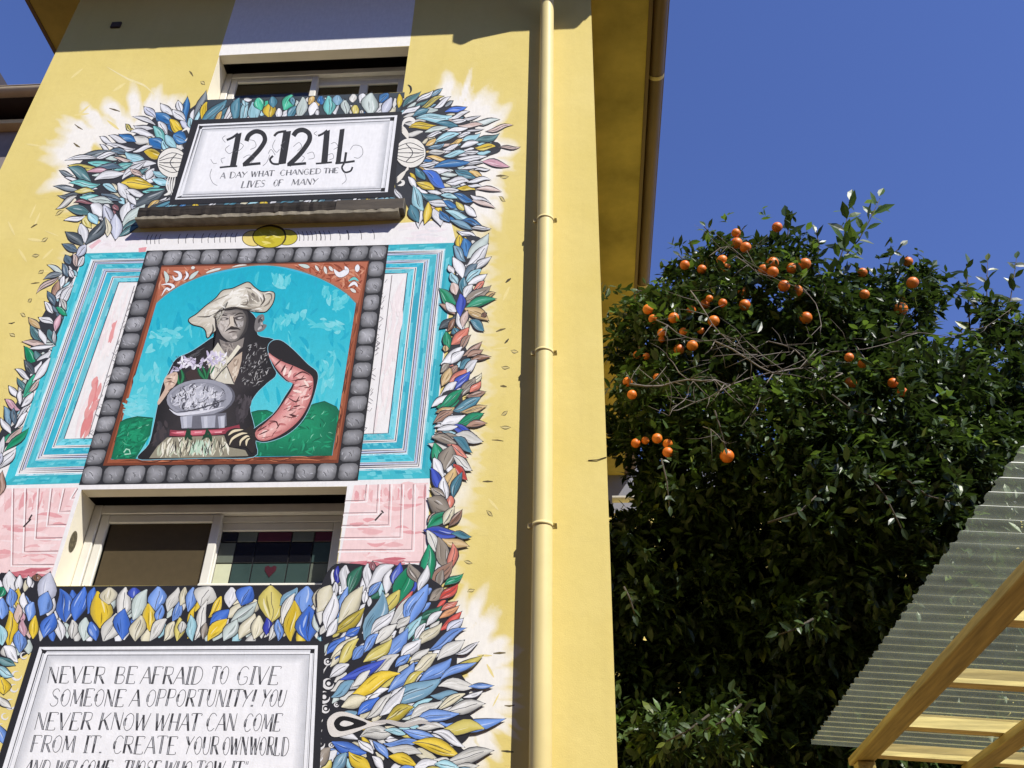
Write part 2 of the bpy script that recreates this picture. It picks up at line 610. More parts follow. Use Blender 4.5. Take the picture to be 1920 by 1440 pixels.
gutter((ex1+0.001, ey0, ZS+0.10), (ex1+0.001, ey1, ZS+0.10), (1, 0, 0), joints=(0.17, 0.42, 0.7))
gutter((ex0, ey0-0.001, ZS+0.10), (ex1+0.02, ey0-0.001, ZS+0.10), (0, -1, 0), joints=(0.4,))
xm = (ex0+ex1)/2
rf = MB()
ridge0, ridge1 = ey0+2.0, ey1-2.0
zr = ZS+0.175; zt = ZS+1.1
a, b_, c, d = (ex0-0.03, ey0-0.03, zr), (ex1+0.03, ey0-0.03, zr), (ex1+0.03, ey1+0.03, zr), (ex0-0.03, ey1+0.03, zr)
e, g = (xm, ridge0, zt), (xm, ridge1, zt)
rf.v = [a, b_, c, d, e, g]
rf.f = [(0, 1, 4), (1, 2, 5, 4), (2, 3, 5), (3, 0, 4, 5), (0, 3, 2, 1)]
rf.build('roof', M['tile'], house)

# downpipe with its elbow and clamp bands
PX = -0.0475*D
pr = 0.0435
pc = -(pr+0.026)
ztop = 1.7+1.478*D
dp = MB()
path = [(PX, pc, 0.05), (PX, pc, 3.0), (PX, pc, 5.0), (PX, pc, ztop-0.06), (PX, pc-0.008, ztop), (PX, pc-0.045, ztop+0.055),
        (PX, -OV+0.04, ZS-0.14), (PX, -OV-0.03, ZS-0.09), (PX, -OV-0.062, ZS-0.03), (PX, -OV-0.062, ZS+0.055)]
dp.tube(path, pr, 24)
dpo = dp.build('downpipe', M['pipe'], house, True)
for (bx, by) in ((1022, 403), (1022, 652), (1020, 978)):
    z = at(bx, by, pc-pr).z
    bd = MB(); bd.tube([(PX, pc, z-0.008), (PX, pc, z+0.008)], pr+0.0026, 24)
    bd.box(PX+pr-0.004, PX+pr+0.02, pc-0.006, pc+0.006, z-0.012, z+0.012, 0.001)
    bd.box(PX-pr-0.02, PX-pr+0.004, pc-0.006, pc+0.006, z-0.012, z+0.012, 0.001)
    bd.box(PX-0.01, PX+0.01, pc+pr-0.005, 0.0, z-0.009, z+0.009)
    bd.build('pipe_clamp', M['pipe'], dpo, True)

# small black vent brick high on the wall, and an oval vent in the lower reveal
vp = at(218, 48, 0)
vb = MB(); vb.box(vp.x-0.035, vp.x+0.035, -0.012, 0.01, vp.z-0.03, vp.z+0.03, 0.004)
vb.build('wall_vent', M['dark_frame'], house)
# painted-over oval vent in the left reveal of the lower window
ov0 = Vector((WX0+0.0015, 0.06, 0))
zc_ = LW[1]-0.235
pts = []
for i in range(18):
    a = 2*math.pi*i/18
    pts.append((WX0+0.0015, 0.062+0.030*math.cos(a), zc_+0.052*math.sin(a)))
mesh_obj('oval_vent', pts, [tuple(range(18))], mat_simple('vent_rust', lin((96, 88, 66), 0.8), 0.9, 0.6, 60), house)
# a loose end of cable on the wall by the right corner
a, b_, c = at(1103, 863, -0.002), at(1120, 862, -0.004), at(1137, 857, -0.002)
cb = MB(); cb.tube([a, a.lerp(b_, 0.5), b_, b_.lerp(c, 0.5), c], 0.0019, 6); cb.build('cable_end', M['dark_frame'], house)

# ================================================================ the mural
# Flat paint on the wall: every patch is a thin polygon a fraction of a millimetre above the one below.
LAYER = {}


def stack(pts, cell=6.0):
    """how far proud of the wall the next patch of paint lies: one coat above whatever it covers"""
    xs = [p[0] for p in pts]; ys = [p[1] for p in pts]
    ks = [(i, j) for i in range(int(min(xs)//cell), int(max(xs)//cell)+1) for j in range(int(min(ys)//cell), int(max(ys)//cell)+1)]
    n = max(LAYER.get(k, 0) for k in ks)+1
    for k in ks: LAYER[k] = n
    return -(0.0004+n*8e-6)


class Paint:
    def __init__(self, y0=0.0):
        self.v = []; self.f = []; self.c = []

    def poly(self, pts, col, cols=None, alpha=1.0, alphas=None):
        if len(pts) < 3: return
        Y = stack(pts)
        b0 = len(self.v)
        cl = lin(col, 0.82) if cols is None else None
        for i, (x, y) in enumerate(pts):
            self.v.append(at(x, y, Y))
            c = cl if cols is None else lin(cols[i], 0.82)
            self.c.append((c[0], c[1], c[2], alphas[i] if alphas else alpha))
        if len(pts) <= 4 and convex(pts):
            self.f.append(tuple(range(b0, b0+len(pts))))
        else:
            for t in tessellate_polygon([[Vector((x, y, 0)) for x, y in pts]]):
                self.f.append(tuple(b0+i for i in t))

    def line(self, pts, w, col, taper=False, alpha=1.0):
        n = len(pts)
        if n < 2: return
        L, R_ = [], []
        for i in range(n):
            x0, y0 = pts[max(i-1, 0)]; x1, y1 = pts[min(i+1, n-1)]
            dx, dy = x1-x0, y1-y0; l = math.hypot(dx, dy) or 1
            k = w/2
            if taper: k *= max(0.12, math.sin(math.pi*(i+0.35)/(n-0.3)))
            L.append((pts[i][0]-dy/l*k, pts[i][1]+dx/l*k)); R_.append((pts[i][0]+dy/l*k, pts[i][1]-dx/l*k))
        Y = stack(L+R_)
        b0 = len(self.v); c = lin(col, 0.82)
        for a, b_ in zip(L, R_):
            self.v += [at(a[0], a[1], Y), at(b_[0], b_[1], Y)]
            self.c += [(*c, alpha)]*2
        for i in range(n-1):
            a = b0+2*i; self.f.append((a, a+1, a+3, a+2))

    def loft(self, A, B_, cols):
        """band between two edges, colours blended smoothly across it"""
        n, m_ = len(A), len(cols)
        Y = stack(A+B_); b0 = len(self.v)
        for a, b_ in zip(A, B_):
            for j, c in enumerate(cols):
                t = j/(m_-1)
                self.v.append(at(a[0]+(b_[0]-a[0])*t, a[1]+(b_[1]-a[1])*t, Y)); self.c.append((*lin(c, 0.82), 1.0))
        for i in range(n-1):
            for j in range(m_-1):
                k = b0+i*m_+j; self.f.append((k, k+1, k+m_+1, k+m_))

    def fan(self, pts, centre, cc, edge):
        """patch shaded from its centre to its edge; edge is a colour or a function of the point"""
        Y = stack(pts); b0 = len(self.v)
        e = edge if callable(edge) else (lambda x, y: edge)
        self.v.append(at(centre[0], centre[1], Y)); self.c.append((*lin(cc, 0.82), 1.0))
        for x, y in pts:
            mx_, my_ = centre[0]+(x-centre[0])*0.6, centre[1]+(y-centre[1])*0.6
            self.v += [at(mx_, my_, Y), at(x, y, Y)]
            ce = e(x, y); cm_ = mixr(cc, ce, 0.42)
            self.c += [(*lin(cm_, 0.82), 1.0), (*lin(ce, 0.82), 1.0)]
        n = len(pts)
        for i in range(n):
            j = (i+1) % n
            self.f += [(b0, b0+1+2*i, b0+1+2*j), (b0+1+2*i, b0+2+2*i, b0+2+2*j, b0+1+2*j)]

    def build(self, name, parent):
        o = mesh_obj(name, self.v, self.f, M['mural'], parent)
        at_ = o.data.color_attributes.new('paint', 'FLOAT_COLOR', 'POINT')
        at_.data.foreach_set('color', [u for c in self.c for u in c])
        return o


def convex(p):
    s = 0
    n = len(p)
    for i in range(n):
        a, b_, c = p[i], p[(i+1) % n], p[(i+2) % n]
        z = (b_[0]-a[0])*(c[1]-b_[1])-(b_[1]-a[1])*(c[0]-b_[0])
        if z*s < 0: return False
        if z: s = z
    return True


def inside(p, x, y):
    r = False
    j = len(p)-1
    for i in range(len(p)):
        if (p[i][1] > y) != (p[j][1] > y) and x < (p[j][0]-p[i][0])*(y-p[i][1])/(p[j][1]-p[i][1]+1e-12)+p[i][0]: r = not r
        j = i
    return r


def smooth(pts, k=6, closed=False):
    """Catmull-Rom through the points"""
    out = []
    n = len(pts)
    rngi = range(n if closed else n-1)
    for i in rngi:
        p0 = pts[(i-1) % n] if closed or i > 0 else pts[0]
        p1 = pts[i]; p2 = pts[(i+1) % n]
        p3 = pts[(i+2) % n] if closed or i+2 < n else pts[-1]
        for s in range(k):
            t = s/k
            out.append(tuple(0.5*((2*p1[a])+(-p0[a]+p2[a])*t+(2*p0[a]-5*p1[a]+4*p2[a]-p3[a])*t*t+(-p0[a]+3*p1[a]-3*p2[a]+p3[a])*t**3) for a in (0, 1)))
    if not closed: out.append(tuple(pts[-1]))
    return out


def zc(ox, oy, s):
    return lambda pts: [(ox+x/s, oy+y/s) for x, y in pts]


def shade(c, k):
    return tuple(max(0, min(255, u*k)) for u in c)


def mixr(a, b_, t):
    return tuple(a[i]*(1-t)+b_[i]*t for i in range(3))


PAL = {'W': (240, 240, 243), 'w': (226, 224, 216), 'T': (76, 128, 146), 'B': (52, 112, 168), 'L': (172, 216, 226), 'Y': (226, 196, 66),
       'y': (214, 200, 112), 'G': (122, 132, 138), 'S': (86, 108, 124), 'D': (74, 84, 90), 'P': (226, 198, 186), 'm': (140, 92, 98),
       'A': (126, 200, 196), 'E': (86, 126, 130), 'g': (18, 132, 92), 'h': (72, 186, 150), 'k': (28, 92, 70), 'R': (212, 130, 112),
       'X': (204, 82, 72), 'n': (172, 138, 120), 'N': (132, 96, 76), 't': (150, 140, 128), 'a': (206, 176, 126), 'b': (62, 84, 182),
       'd': (44, 52, 150), 'c': (122, 158, 222), 'C': (230, 222, 190), 'Q': (204, 218, 212), 'V': (212, 216, 234), 'q': (128, 166, 188),
       'U': (74, 116, 200), 'O': (232, 168, 122), 'I': (216, 172, 184), 'o': (224, 190, 120), 'z': (190, 172, 70)}
INK = (44, 44, 50)


def vivid(c, k=1.18):
    g = sum(c)/3
    return tuple(max(0, min(255, g+(u-g)*k)) for u in c)


PAL = {k: (vivid(v) if k not in 'WwQVCP' else v) for k, v in PAL.items()}


def leaf(P, p0, p1, w, col, rng, ink=INK, edge=1.7, streaks=True):
    """one painted leaf from base p0 to tip p1: ink outline, shaded fill, a few brush streaks"""
    x0, y0 = p0; x1, y1 = p1
    L = math.hypot(x1-x0, y1-y0) or 1
    ux, uy = (x1-x0)/L, (y1-y0)/L
    nx, ny = -uy, ux
    bend = rng.uniform(-0.08, 0.08)*L; sk_ = rng.uniform(-0.05, 0.05)*L
    pk = rng.uniform(0.42, 0.55)

    def pt(t, s):
        u = 0.5*t/pk if t < pk else 0.5+0.5*(t-pk)/(1-pk)
        prof = max(0.0, math.sin(math.pi*max(0.0, min(1.0, u))))**1.12
        m = bend*4*t*(1-t)+sk_*math.sin(2*math.pi*t)
        return (x0+ux*L*t+nx*(m+s*prof), y0+uy*L*t+ny*(m+s*prof))
    ts = [0.0, 0.1, 0.24, 0.4, 0.55, 0.7, 0.84, 0.94, 1.0]
    h = w/2

    def ring(a, b_, grow):
        l = [pt(a+(b_-a)*t, h+grow) for t in ts]
        r = [pt(a+(b_-a)*t, -(h+grow)) for t in reversed(ts[1:-1])]
        return l+r
    e = edge/L
    P.poly(ring(-e*0.6, 1+e*0.6, edge*0.55), ink)
    c = PAL[col] if isinstance(col, str) else col
    c = shade(c, rng.uniform(0.95, 1.04))
    base, tip = shade(c, rng.uniform(0.86, 1.0)), mixr(c, (253, 253, 253), rng.uniform(0.10, 0.32))
    if rng.random() < 0.3: base, tip = tip, base
    lo, hi = e*0.8, 1-e*1.6
    A = [pt(lo+(hi-lo)*t, h-edge*0.55) for t in ts]; B_ = [pt(lo+(hi-lo)*t, -(h-edge*0.55)) for t in ts]
    d1, d2 = rng.uniform(0.16, 0.46), rng.uniform(0.10, 0.36)
    P.loft(A, B_, [mixr(base, (58, 58, 64), d1), mixr(c, base, 0.6), tip, mixr(c, tip, 0.5), mixr(base, (58, 58, 64), d2)])
    if streaks and w > 5:
        for k in range(rng.choice((2, 3, 4))):
            s = rng.uniform(-0.30, 0.30)*w
            a = rng.uniform(0.08, 0.45); b_ = min(0.94, a+rng.uniform(0.25, 0.5))
            dark = rng.random() < 0.55
            cc = shade(c, rng.uniform(0.6, 0.82) if min(c) < 190 else rng.uniform(0.74, 0.9)) if dark else mixr(c, (252, 252, 252), 0.55)
            P.line([pt(a+(b_-a)*i/4, s) for i in range(5)], rng.uniform(0.8, 0.07*w+1.0), cc, True)
        if rng.random() < 0.4:
            P.line([pt(0.05+0.75*i/5, rng.uniform(-0.04, 0.04)*w) for i in range(6)], 1.1, (70, 70, 76))


def lerp2(a, b_, t): return (a[0]+(b_[0]-a[0])*t, a[1]+(b_[1]-a[1])*t)


FILLREG = [None]


def leaves(P, tr, text, rng, fill=True, **kw):
    items = [i.split() for i in text.split(';')]
    items = [i for i in items if len(i) == 6]
    if fill:
        # a first coat of leaves peeping out between the main ones
        for ia, a in enumerate(items):
            x0, y0, x1, y1, w = map(float, a[:5])
            (p0, p1) = tr([(x0, y0), (x1, y1)])
            sc = tr([(0, 0), (1, 0)]); k = sc[1][0]-sc[0][0]
            dx, dy = p1[0]-p0[0], p1[1]-p0[1]; l = math.hypot(dx, dy) or 1
            for s in (-1, 1):
                if rng.random() < 0.42: continue
                o = s*w*k*rng.uniform(0.55, 0.8); b_ = rng.uniform(-0.35, 0.05)
                q0 = (p0[0]-dy/l*o+dx*b_, p0[1]+dx/l*o+dy*b_); q1 = (q0[0]+dx*rng.uniform(0.75, 1.0), q0[1]+dy*rng.uniform(0.75, 1.0))
                if inside(FILLREG[0], (q0[0]+q1[0])/2, (q0[1]+q1[1])/2) and inside(FILLREG[0], *q1) if FILLREG[0] else False:
                    leaf(P, q0, q1, w*k*0.85, items[max(0, min(len(items)-1, ia+rng.randint(-3, 3)))][5] if rng.random() < 0.45 else rng.choice('WWWwLQC'), rng, streaks=False, **kw)
    for item in text.split(';'):
        a = item.split()
        if len(a) != 6: continue
        x0, y0, x1, y1, w = map(float, a[:5])
        (p0, p1) = tr([(x0, y0), (x1, y1)])
        sc = tr([(0, 0), (1, 0)]); k = sc[1][0]-sc[0][0]
        p0, p1 = lerp2(p0, p1, -0.09), lerp2(p0, p1, 1.09)
        leaf(P, p0, p1, w*k*1.16, a[5], rng, **kw)


def strokes(P, region, n, ln, wd, ang, cols, rng, spread=0.25, alpha=1.0, curve=0.15):
    xs = [p[0] for p in region]; ys = [p[1] for p in region]
    k = 0; tries = 0
    while k < n and tries < n*30:
        tries += 1
        x, y = rng.uniform(min(xs), max(xs)), rng.uniform(min(ys), max(ys))
        a = ang+rng.gauss(0, spread); l = ln*rng.uniform(0.5, 1.3)
        pts = []
        bb = rng.uniform(-curve, curve)*l
        for i in range(5):
            t = i/4-0.5
            pts.append((x+math.cos(a)*l*t-math.sin(a)*bb*(1-4*t*t), y+math.sin(a)*l*t+math.cos(a)*bb*(1-4*t*t)))
        if all(inside(region, *p) for p in pts):
            P.line(pts, wd*rng.uniform(0.5, 1.3), rng.choice(cols), True, alpha); k += 1


def bil(q, u, v):
    """q = TL, TR, BR, BL"""
    t = (q[0][0]*(1-u)+q[1][0]*u, q[0][1]*(1-u)+q[1][1]*u)
    b_ = (q[3][0]*(1-u)+q[2][0]*u, q[3][1]*(1-u)+q[2][1]*u)
    return (t[0]*(1-v)+b_[0]*v, t[1]*(1-v)+b_[1]*v)


class Wash:
    """thin white paint brushed on the wall: one sheet whose cover varies from stroke to stroke"""
    def __init__(self, cell=4.0):
        self.a = {}; self.cell = cell

    def soft(self, A, mid_, B_, al):
        g = self.cell
        for i in range(len(mid_)-1):
            n = max(2, int(math.hypot(mid_[i+1][0]-mid_[i][0], mid_[i+1][1]-mid_[i][1])/g)+1)
            for k in range(n):
                t = k/n
                x, y = lerp2(mid_[i], mid_[i+1], t)
                u = al[i]+(al[i+1]-al[i])*t
                w = 0.5*math.hypot(*(p-q for p, q in zip(lerp2(A[i], A[i+1], t), lerp2(B_[i], B_[i+1], t))))+2
                for ix in range(int((x-w)//g), int((x+w)//g)+2):
                    for iy in range(int((y-w)//g), int((y+w)//g)+2):
                        d = math.hypot(ix*g-x, iy*g-y)/w
                        if d < 1:
                            v_ = u*min(1.0, 1.6*(1-d))
                            if v_ > self.a.get((ix, iy), 0): self.a[ix, iy] = v_

    def add(self, P, col):
        g = self.cell; c = lin(col, 0.82); idx = {}
        def vid(k):
            if k not in idx:
                idx[k] = len(P.v); P.v.append(at(k[0]*g, k[1]*g, -0.0003)); P.c.append((*c, self.a.get(k, 0.0)))
            return idx[k]
        cells = {(i-di, j-dj) for (i, j), v_ in self.a.items() if v_ > 0.02 for di in (0, 1) for dj in (0, 1)}
        for i, j in sorted(cells):
            P.f.append((vid((i, j)), vid((i+1, j)), vid((i+1, j+1)), vid((i, j+1))))


mural = empty('mural', (-1.7, 0, 4.5), house)
mural.matrix_parent_inverse = parent_inv(house)
tag(mural, 'painted mural of a wreathed plaque, a portrait in a stone frame and a lettered panel')

# ---- washes: pale brush strokes thinning out into the yellow wall
P = Paint()
rng = random.Random(11)
WA = Wash()
P.poly([(488, -150), (797, -150), (768, 86), (410, 104)][::-1], (250, 247, 240))
for (cx, cy, ex, ey, a0, a1, n, rr) in ((255, 300, 165, 125, 110, 300, 90, 1.0), (830, 300, 130, 165, -95, 70, 80, 1.0), (820, 1290, 150, 190, -80, 60, 90, 1.0)):
    for k in range(n):
        a = math.radians(rng.uniform(a0, a1))
        r0 = rng.uniform(0.35, 0.75); r1 = r0+rng.uniform(0.25, 0.55)*rr
        w = rng.uniform(14, 46)
        p = [(cx+math.cos(a)*ex*(r0+(r1-r0)*i/5)+rng.uniform(-4, 4), cy+math.sin(a)*ey*(r0+(r1-r0)*i/5)+rng.uniform(-4, 4)) for i in range(6)]
        dx, dy = p[-1][0]-p[0][0], p[-1][1]-p[0][1]; l = math.hypot(dx, dy) or 1
        L_, R_, al = [], [], []
        for i, q in enumerate(p):
            kx = w/2*max(0.06, math.sin(math.pi*(0.22+0.76*i/5)))
            L_.append((q[0]-dy/l*kx, q[1]+dx/l*kx)); R_.append((q[0]+dy/l*kx, q[1]-dx/l*kx)); al.append(1.0-0.85*(i/5)**1.3)
        WA.soft(L_, p, R_, al)
# pale band running down beside the garlands
for side, path in (('l', [(150, 440), (120, 560), (90, 640), (60, 720), (35, 800), (10, 880)]), ('r', [(900, 430), (915, 520), (905, 620), (905, 700), (895, 800), (880, 900), (870, 960), (850, 1080)])):
    path = smooth(path, 6)
    for i, (x, y) in enumerate(path):
        for k in range(2):
            a = rng.uniform(-0.5, 0.5)+(math.pi if side == 'l' else 0)
            ln = rng.uniform(24, 52); w = rng.uniform(10, 26)
            q = [(x+math.cos(a)*ln*t, y+math.sin(a)*ln*t+rng.uniform(-3, 3)) for t in (-0.6, 0, 0.5, 1)]
            pts, al = [], []
            for j, (qx, qy) in enumerate(q): pts.append((qx, qy-w/2*(1-0.3*j))); al.append(0.62-0.17*j)
            for j, (qx, qy) in reversed(list(enumerate(q))): pts.append((qx, qy+w/2*(1-0.3*j))); al.append(0.62-0.17*j)
            h_ = len(q)
            WA.soft([(x_, y_-3) for x_, y_ in pts[:h_]], q, [(x_, y_+3) for x_, y_ in pts[h_:][::-1]], al[:h_])
WA.add(P, (249, 244, 234))
# loose light scratches on the wall
for k in range(26):
    x, y = rng.choice(((rng.uniform(60, 250), rng.uniform(120, 330)), (rng.uniform(20, 110), rng.uniform(380, 620)), (rng.uniform(890, 960), rng.uniform(150, 1400))))
    a = rng.uniform(-1.2, 1.2)
    P.line([(x+math.cos(a)*14*t, y+math.sin(a)*14*t) for t in (-1, -0.4, 0.3, 1)], rng.uniform(2, 6), (246, 228, 160), True, 0.6)
P.line(smooth([(200, 125), (240, 148), (270, 160), (290, 178)], 5), 4, (246, 232, 178), True, 0.7)
# flecks and little drifting leaves
for seg in ("140 233 155 243;138 268 150 276;355 133 362 143;376 153 384 159;104 404 120 395;58 427 70 420;78 453 90 446;60 480 74 478;72 513 82 506;58 532 74 530;52 566 60 560;38 588 48 594;16 606 28 604;18 625 28 632;"
            "205 203 225 209;240 240 252 246;916 215 938 211;932 277 950 275;944 305 958 302;938 333 954 331;930 330 946 329;935 368 948 378;940 420 948 425;930 462 946 463;927 502 940 504;948 530 958 522;918 593 932 587;930 622 948 616;"
            "946 644 954 635;958 657 972 660;940 688 956 690;938 724 950 725;940 778 952 770;938 800 958 801;922 825 944 827;905 903 924 903;912 957 924 968;870 1052 886 1056;925 1225 948 1224;946 1323 965 1322;940 1408 963 1410;876 1110 890 1105").split(';'):
    x0, y0, x1, y1 = map(float, seg.split())
    if x0 > 880 and rng.random() < 0.25: continue
    if rng.random() < 0.4:
        leaf(P, (x0, y0), (x1, y1), 6, (216, 196, 122), rng, ink=(84, 72, 46), edge=1.2, streaks=False)
    else:
        P.line([(x0, y0), (x0*0.5+x1*0.5, y0*0.5+y1*0.5+rng.uniform(-1.5, 1.5)), (x1, y1)], rng.uniform(2.4, 5), rng.choice(((70, 62, 42), (96, 82, 50), (110, 96, 60))), True)
P.build('pale_wash', mural)

# ---- blue stepped bands, pink panels and the white field behind the portrait
P = Paint()
rng = random.Random(21)
P.poly([(158, 472), (165, 440), (300, 434), (640, 425), (845, 412), (856, 458), (806, 905), (800, 1062), (630, 1080), (651, 912), (153, 918), (97, 1100), (-40, 1105), (-15, 905), (60, 700)], (243, 240, 238))


def nest(pa, pb, t):
    return [(a[0]*(1-t)+b_[0]*t, a[1]*(1-t)+b_[1]*t) for a, b_ in zip(pa, pb)]


LO, LI = [(282, 472), (158, 475), (5, 910), (150, 906)], [(270, 528), (223, 529), (120, 823), (175, 822)]
RO, RI = [(722, 459), (853, 455), (806, 897), (668, 900)], [(716, 513), (764, 512), (728, 812), (680, 814)]
BLU = [(56, 186, 202), (96, 204, 214), (32, 158, 182), (136, 218, 226)]
for O, I in ((LO, LI), (RO, RI)):
    for (t0, t1, c) in ((0.0, 0.20, (64, 188, 202)), (0.20, 0.235, (200, 232, 240)), (0.38, 0.53, (78, 194, 210)), (0.53, 0.56, (190, 226, 238)), (0.66, 0.80, (58, 180, 204)), (0.86, 1.0, (120, 208, 222))):
        A, B_ = nest(O, I, t0), nest(O, I, t1)
        for k in range(3):
            P.poly([A[k], A[k+1], B_[k+1], B_[k]], shade(c, rng.uniform(0.93, 1.06)))
            for s in range(22):
                u0 = rng.uniform(0, 0.9); u1 = min(1, u0+rng.uniform(0.04, 0.16)); f0 = rng.uniform(0.05, 0.85); f1 = min(0.97, f0+rng.uniform(0.1, 0.45))
                q = [A[k], A[k+1], B_[k+1], B_[k]]
                P.poly([bil(q, u0, f0), bil(q, u1, f0), bil(q, u1, f1), bil(q, u0, f1)], mixr(rng.choice(BLU), c, 0.35))
    for t in (0.27, 0.31, 0.36, 0.58, 0.63, 0.83, 1.0):
        P.line(nest(O, I, t), 1.5, (52, 60, 84))
    for t in (0.34, 0.60):
        P.line(nest(O, I, t), 3.0, (196, 206, 232))
# panel insides: faint pink strokes and net pattern
strokes(P, [(224, 532), (250, 532), (168, 818), (122, 820)], 26, 60, 6, 1.87, [(246, 236, 234), (243, 228, 227), (248, 240, 237)], rng, 0.04)
strokes(P, [(180, 700), (200, 700), (166, 822), (146, 822)], 16, 40, 9, 1.86, [(226, 140, 138), (232, 160, 156)], rng, 0.03)
strokes(P, [(212, 600), (222, 600), (206, 650), (196, 650)], 6, 24, 6, 1.87, [(234, 160, 158)], rng, 0.03)
strokes(P, [(735, 516), (764, 514), (728, 810), (700, 812)], 24, 60, 8, 1.70, [(247, 238, 236), (243, 231, 230)], rng, 0.03)
for a, b_ in (((252, 536), (166, 818)), ((735, 516), (700, 812))): P.line([a, b_], 1.3, (120, 112, 116))
for k in range(70):
    t = rng.random()
    for (x0, y0), (x1, y1), w in (((258, 536), (172, 815), 14), ((719, 520), (684, 805), 16)):
        x, y = x0+(x1-x0)*t+rng.uniform(-1, 1)*w*0.45, y0+(y1-y0)*t
        a = rng.choice((0.6, -0.7, 2.2))
        P.line([(x-4*math.cos(a), y-4*math.sin(a)), (x+4*math.cos(a), y+4*math.sin(a))], 0.9, (150, 146, 150))
# top white strip: curved ticks, faint pink and the yellow disc
strokes(P, [(170, 445), (300, 438), (275, 466), (165, 470)], 14, 40, 9, -0.02, [(245, 238, 238), (240, 230, 231)], rng, 0.05)
strokes(P, [(730, 424), (842, 416), (848, 450), (732, 454)], 18, 40, 9, -0.03, [(246, 238, 238), (241, 232, 233), (234, 230, 231)], rng, 0.05)
P.poly([(260, 465), (275, 463), (273, 472), (260, 473)], (232, 160, 164))
P.poly([(166, 462), (186, 448), (190, 452), (172, 467)], (238, 196, 200))
xs = [277, 284, 292, 300, 336, 350, 364, 380, 392, 404, 414, 424, 434, 443, 560, 568, 576, 584, 592, 600, 608, 618, 636, 652, 676, 700]
for x in xs:
    y = 449-(x-277)*0.022; s = 1 if x < 500 else -1
    if x in (600, 652): w = 2.2
    else: w = 1.2
    P.line([(x+2*s, y-9), (x-1*s, y-3), (x-2*s, y+3), (x-1.5*s, y+9)], w, (96, 92, 96))
for (cx, cy, rx, ry, c) in ((475, 447, 20, 14, (238, 216, 130)), (537, 445, 20, 14, (214, 200, 70)), (505, 444, 30, 20, (206, 190, 44))):
    ring = [(cx+math.cos(a*math.pi/12)*rx, cy+math.sin(a*math.pi/12)*ry) for a in range(24)]
    P.poly([(cx+(x-cx)*1.07, cy+(y-cy)*1.09) for x, y in ring], (84, 70, 30)); P.poly(ring, c)
strokes(P, [(482, 432), (528, 430), (528, 458), (484, 460)], 16, 18, 4, 0.2, [(226, 212, 82), (190, 172, 36), (236, 222, 120)], rng, 0.6)
P.line(smooth([(478, 434), (490, 426), (510, 423), (530, 430), (535, 445), (528, 457)], 5), 4, (60, 50, 20), True)
# pink panels with nested corners
for O, I in (([(-30, 918), (-30, 918), (-75, 1090), (120, 1072)], None),):
    pass
PINK = [(242, 204, 202), (245, 212, 210), (236, 184, 184), (248, 224, 222), (232, 168, 170)]
LP = [(0, 916), (146, 914), (96, 1078), (-38, 1092)]
RP = [(664, 910), (803, 905), (796, 1056), (634, 1066)]
for q in (LP, RP):
    P.poly(q, (246, 214, 212))
    strokes(P, q, 60, 46, 9, 0.03 if q is RP else 0.02, PINK, rng, 0.05)
strokes(P, [(0, 918), (140, 916), (120, 960), (-10, 962)], 46, 34, 9, 1.86, PINK, rng, 0.04)
strokes(P, [(668, 912), (800, 908), (798, 940), (664, 944)], 30, 22, 9, 1.6, PINK, rng, 0.06)
for i in range(6):
    c = (134-i*22, 934+i*25)
    x0 = 148-(918+i*25-918)*0.30
    P.line([(c[0]+12-i*2, 916), c, (146-(c[1]-914)*0.305, c[1]-1)], 1.4, (132, 96, 100))
    P.line([(c[0]+9-i*2, 916), (c[0]-3, c[1]+3), (144-(c[1]-914)*0.305, c[1]+3)], 2.4, (252, 246, 244))
    d = (684+i*22, 938+i*23)
    P.line([(d[0]+3, 908), d, (650-(d[1]-912)*0.14, d[1]+1)], 1.4, (140, 110, 112))
    P.line([(d[0]+7, 908), (d[0]+4, d[1]+3), (650-(d[1]-912)*0.14, d[1]+5)], 2.4, (252, 246, 244))
for (x0, y0, x1, y1) in ((54, 975, 60, 965), (44, 988, 58, 973), (715, 957, 719, 962), (703, 976, 716, 962)):
    P.line([(x0, y0), (x1, y1)], 3, (60, 50, 50))
strokes(P, [(634, 1052), (790, 1044), (790, 1058), (634, 1068)], 16, 40, 6, -0.04, [(214, 130, 138), (200, 110, 120)], rng, 0.04)
strokes(P, [(0, 1072), (96, 1062), (92, 1078), (-6, 1090)], 12, 34, 6, -0.05, [(214, 130, 138), (200, 110, 120)], rng, 0.04)
P.build('stepped_bands', mural)

# ---- stone frame
P = Paint()

rng = random.Random(5)
SO = [(275, 470), (729, 459), (671, 901), (148, 909)]
SI = [(303, 498), (692, 489), (634, 868), (193, 873)]
P.poly(SO, (38, 38, 42))


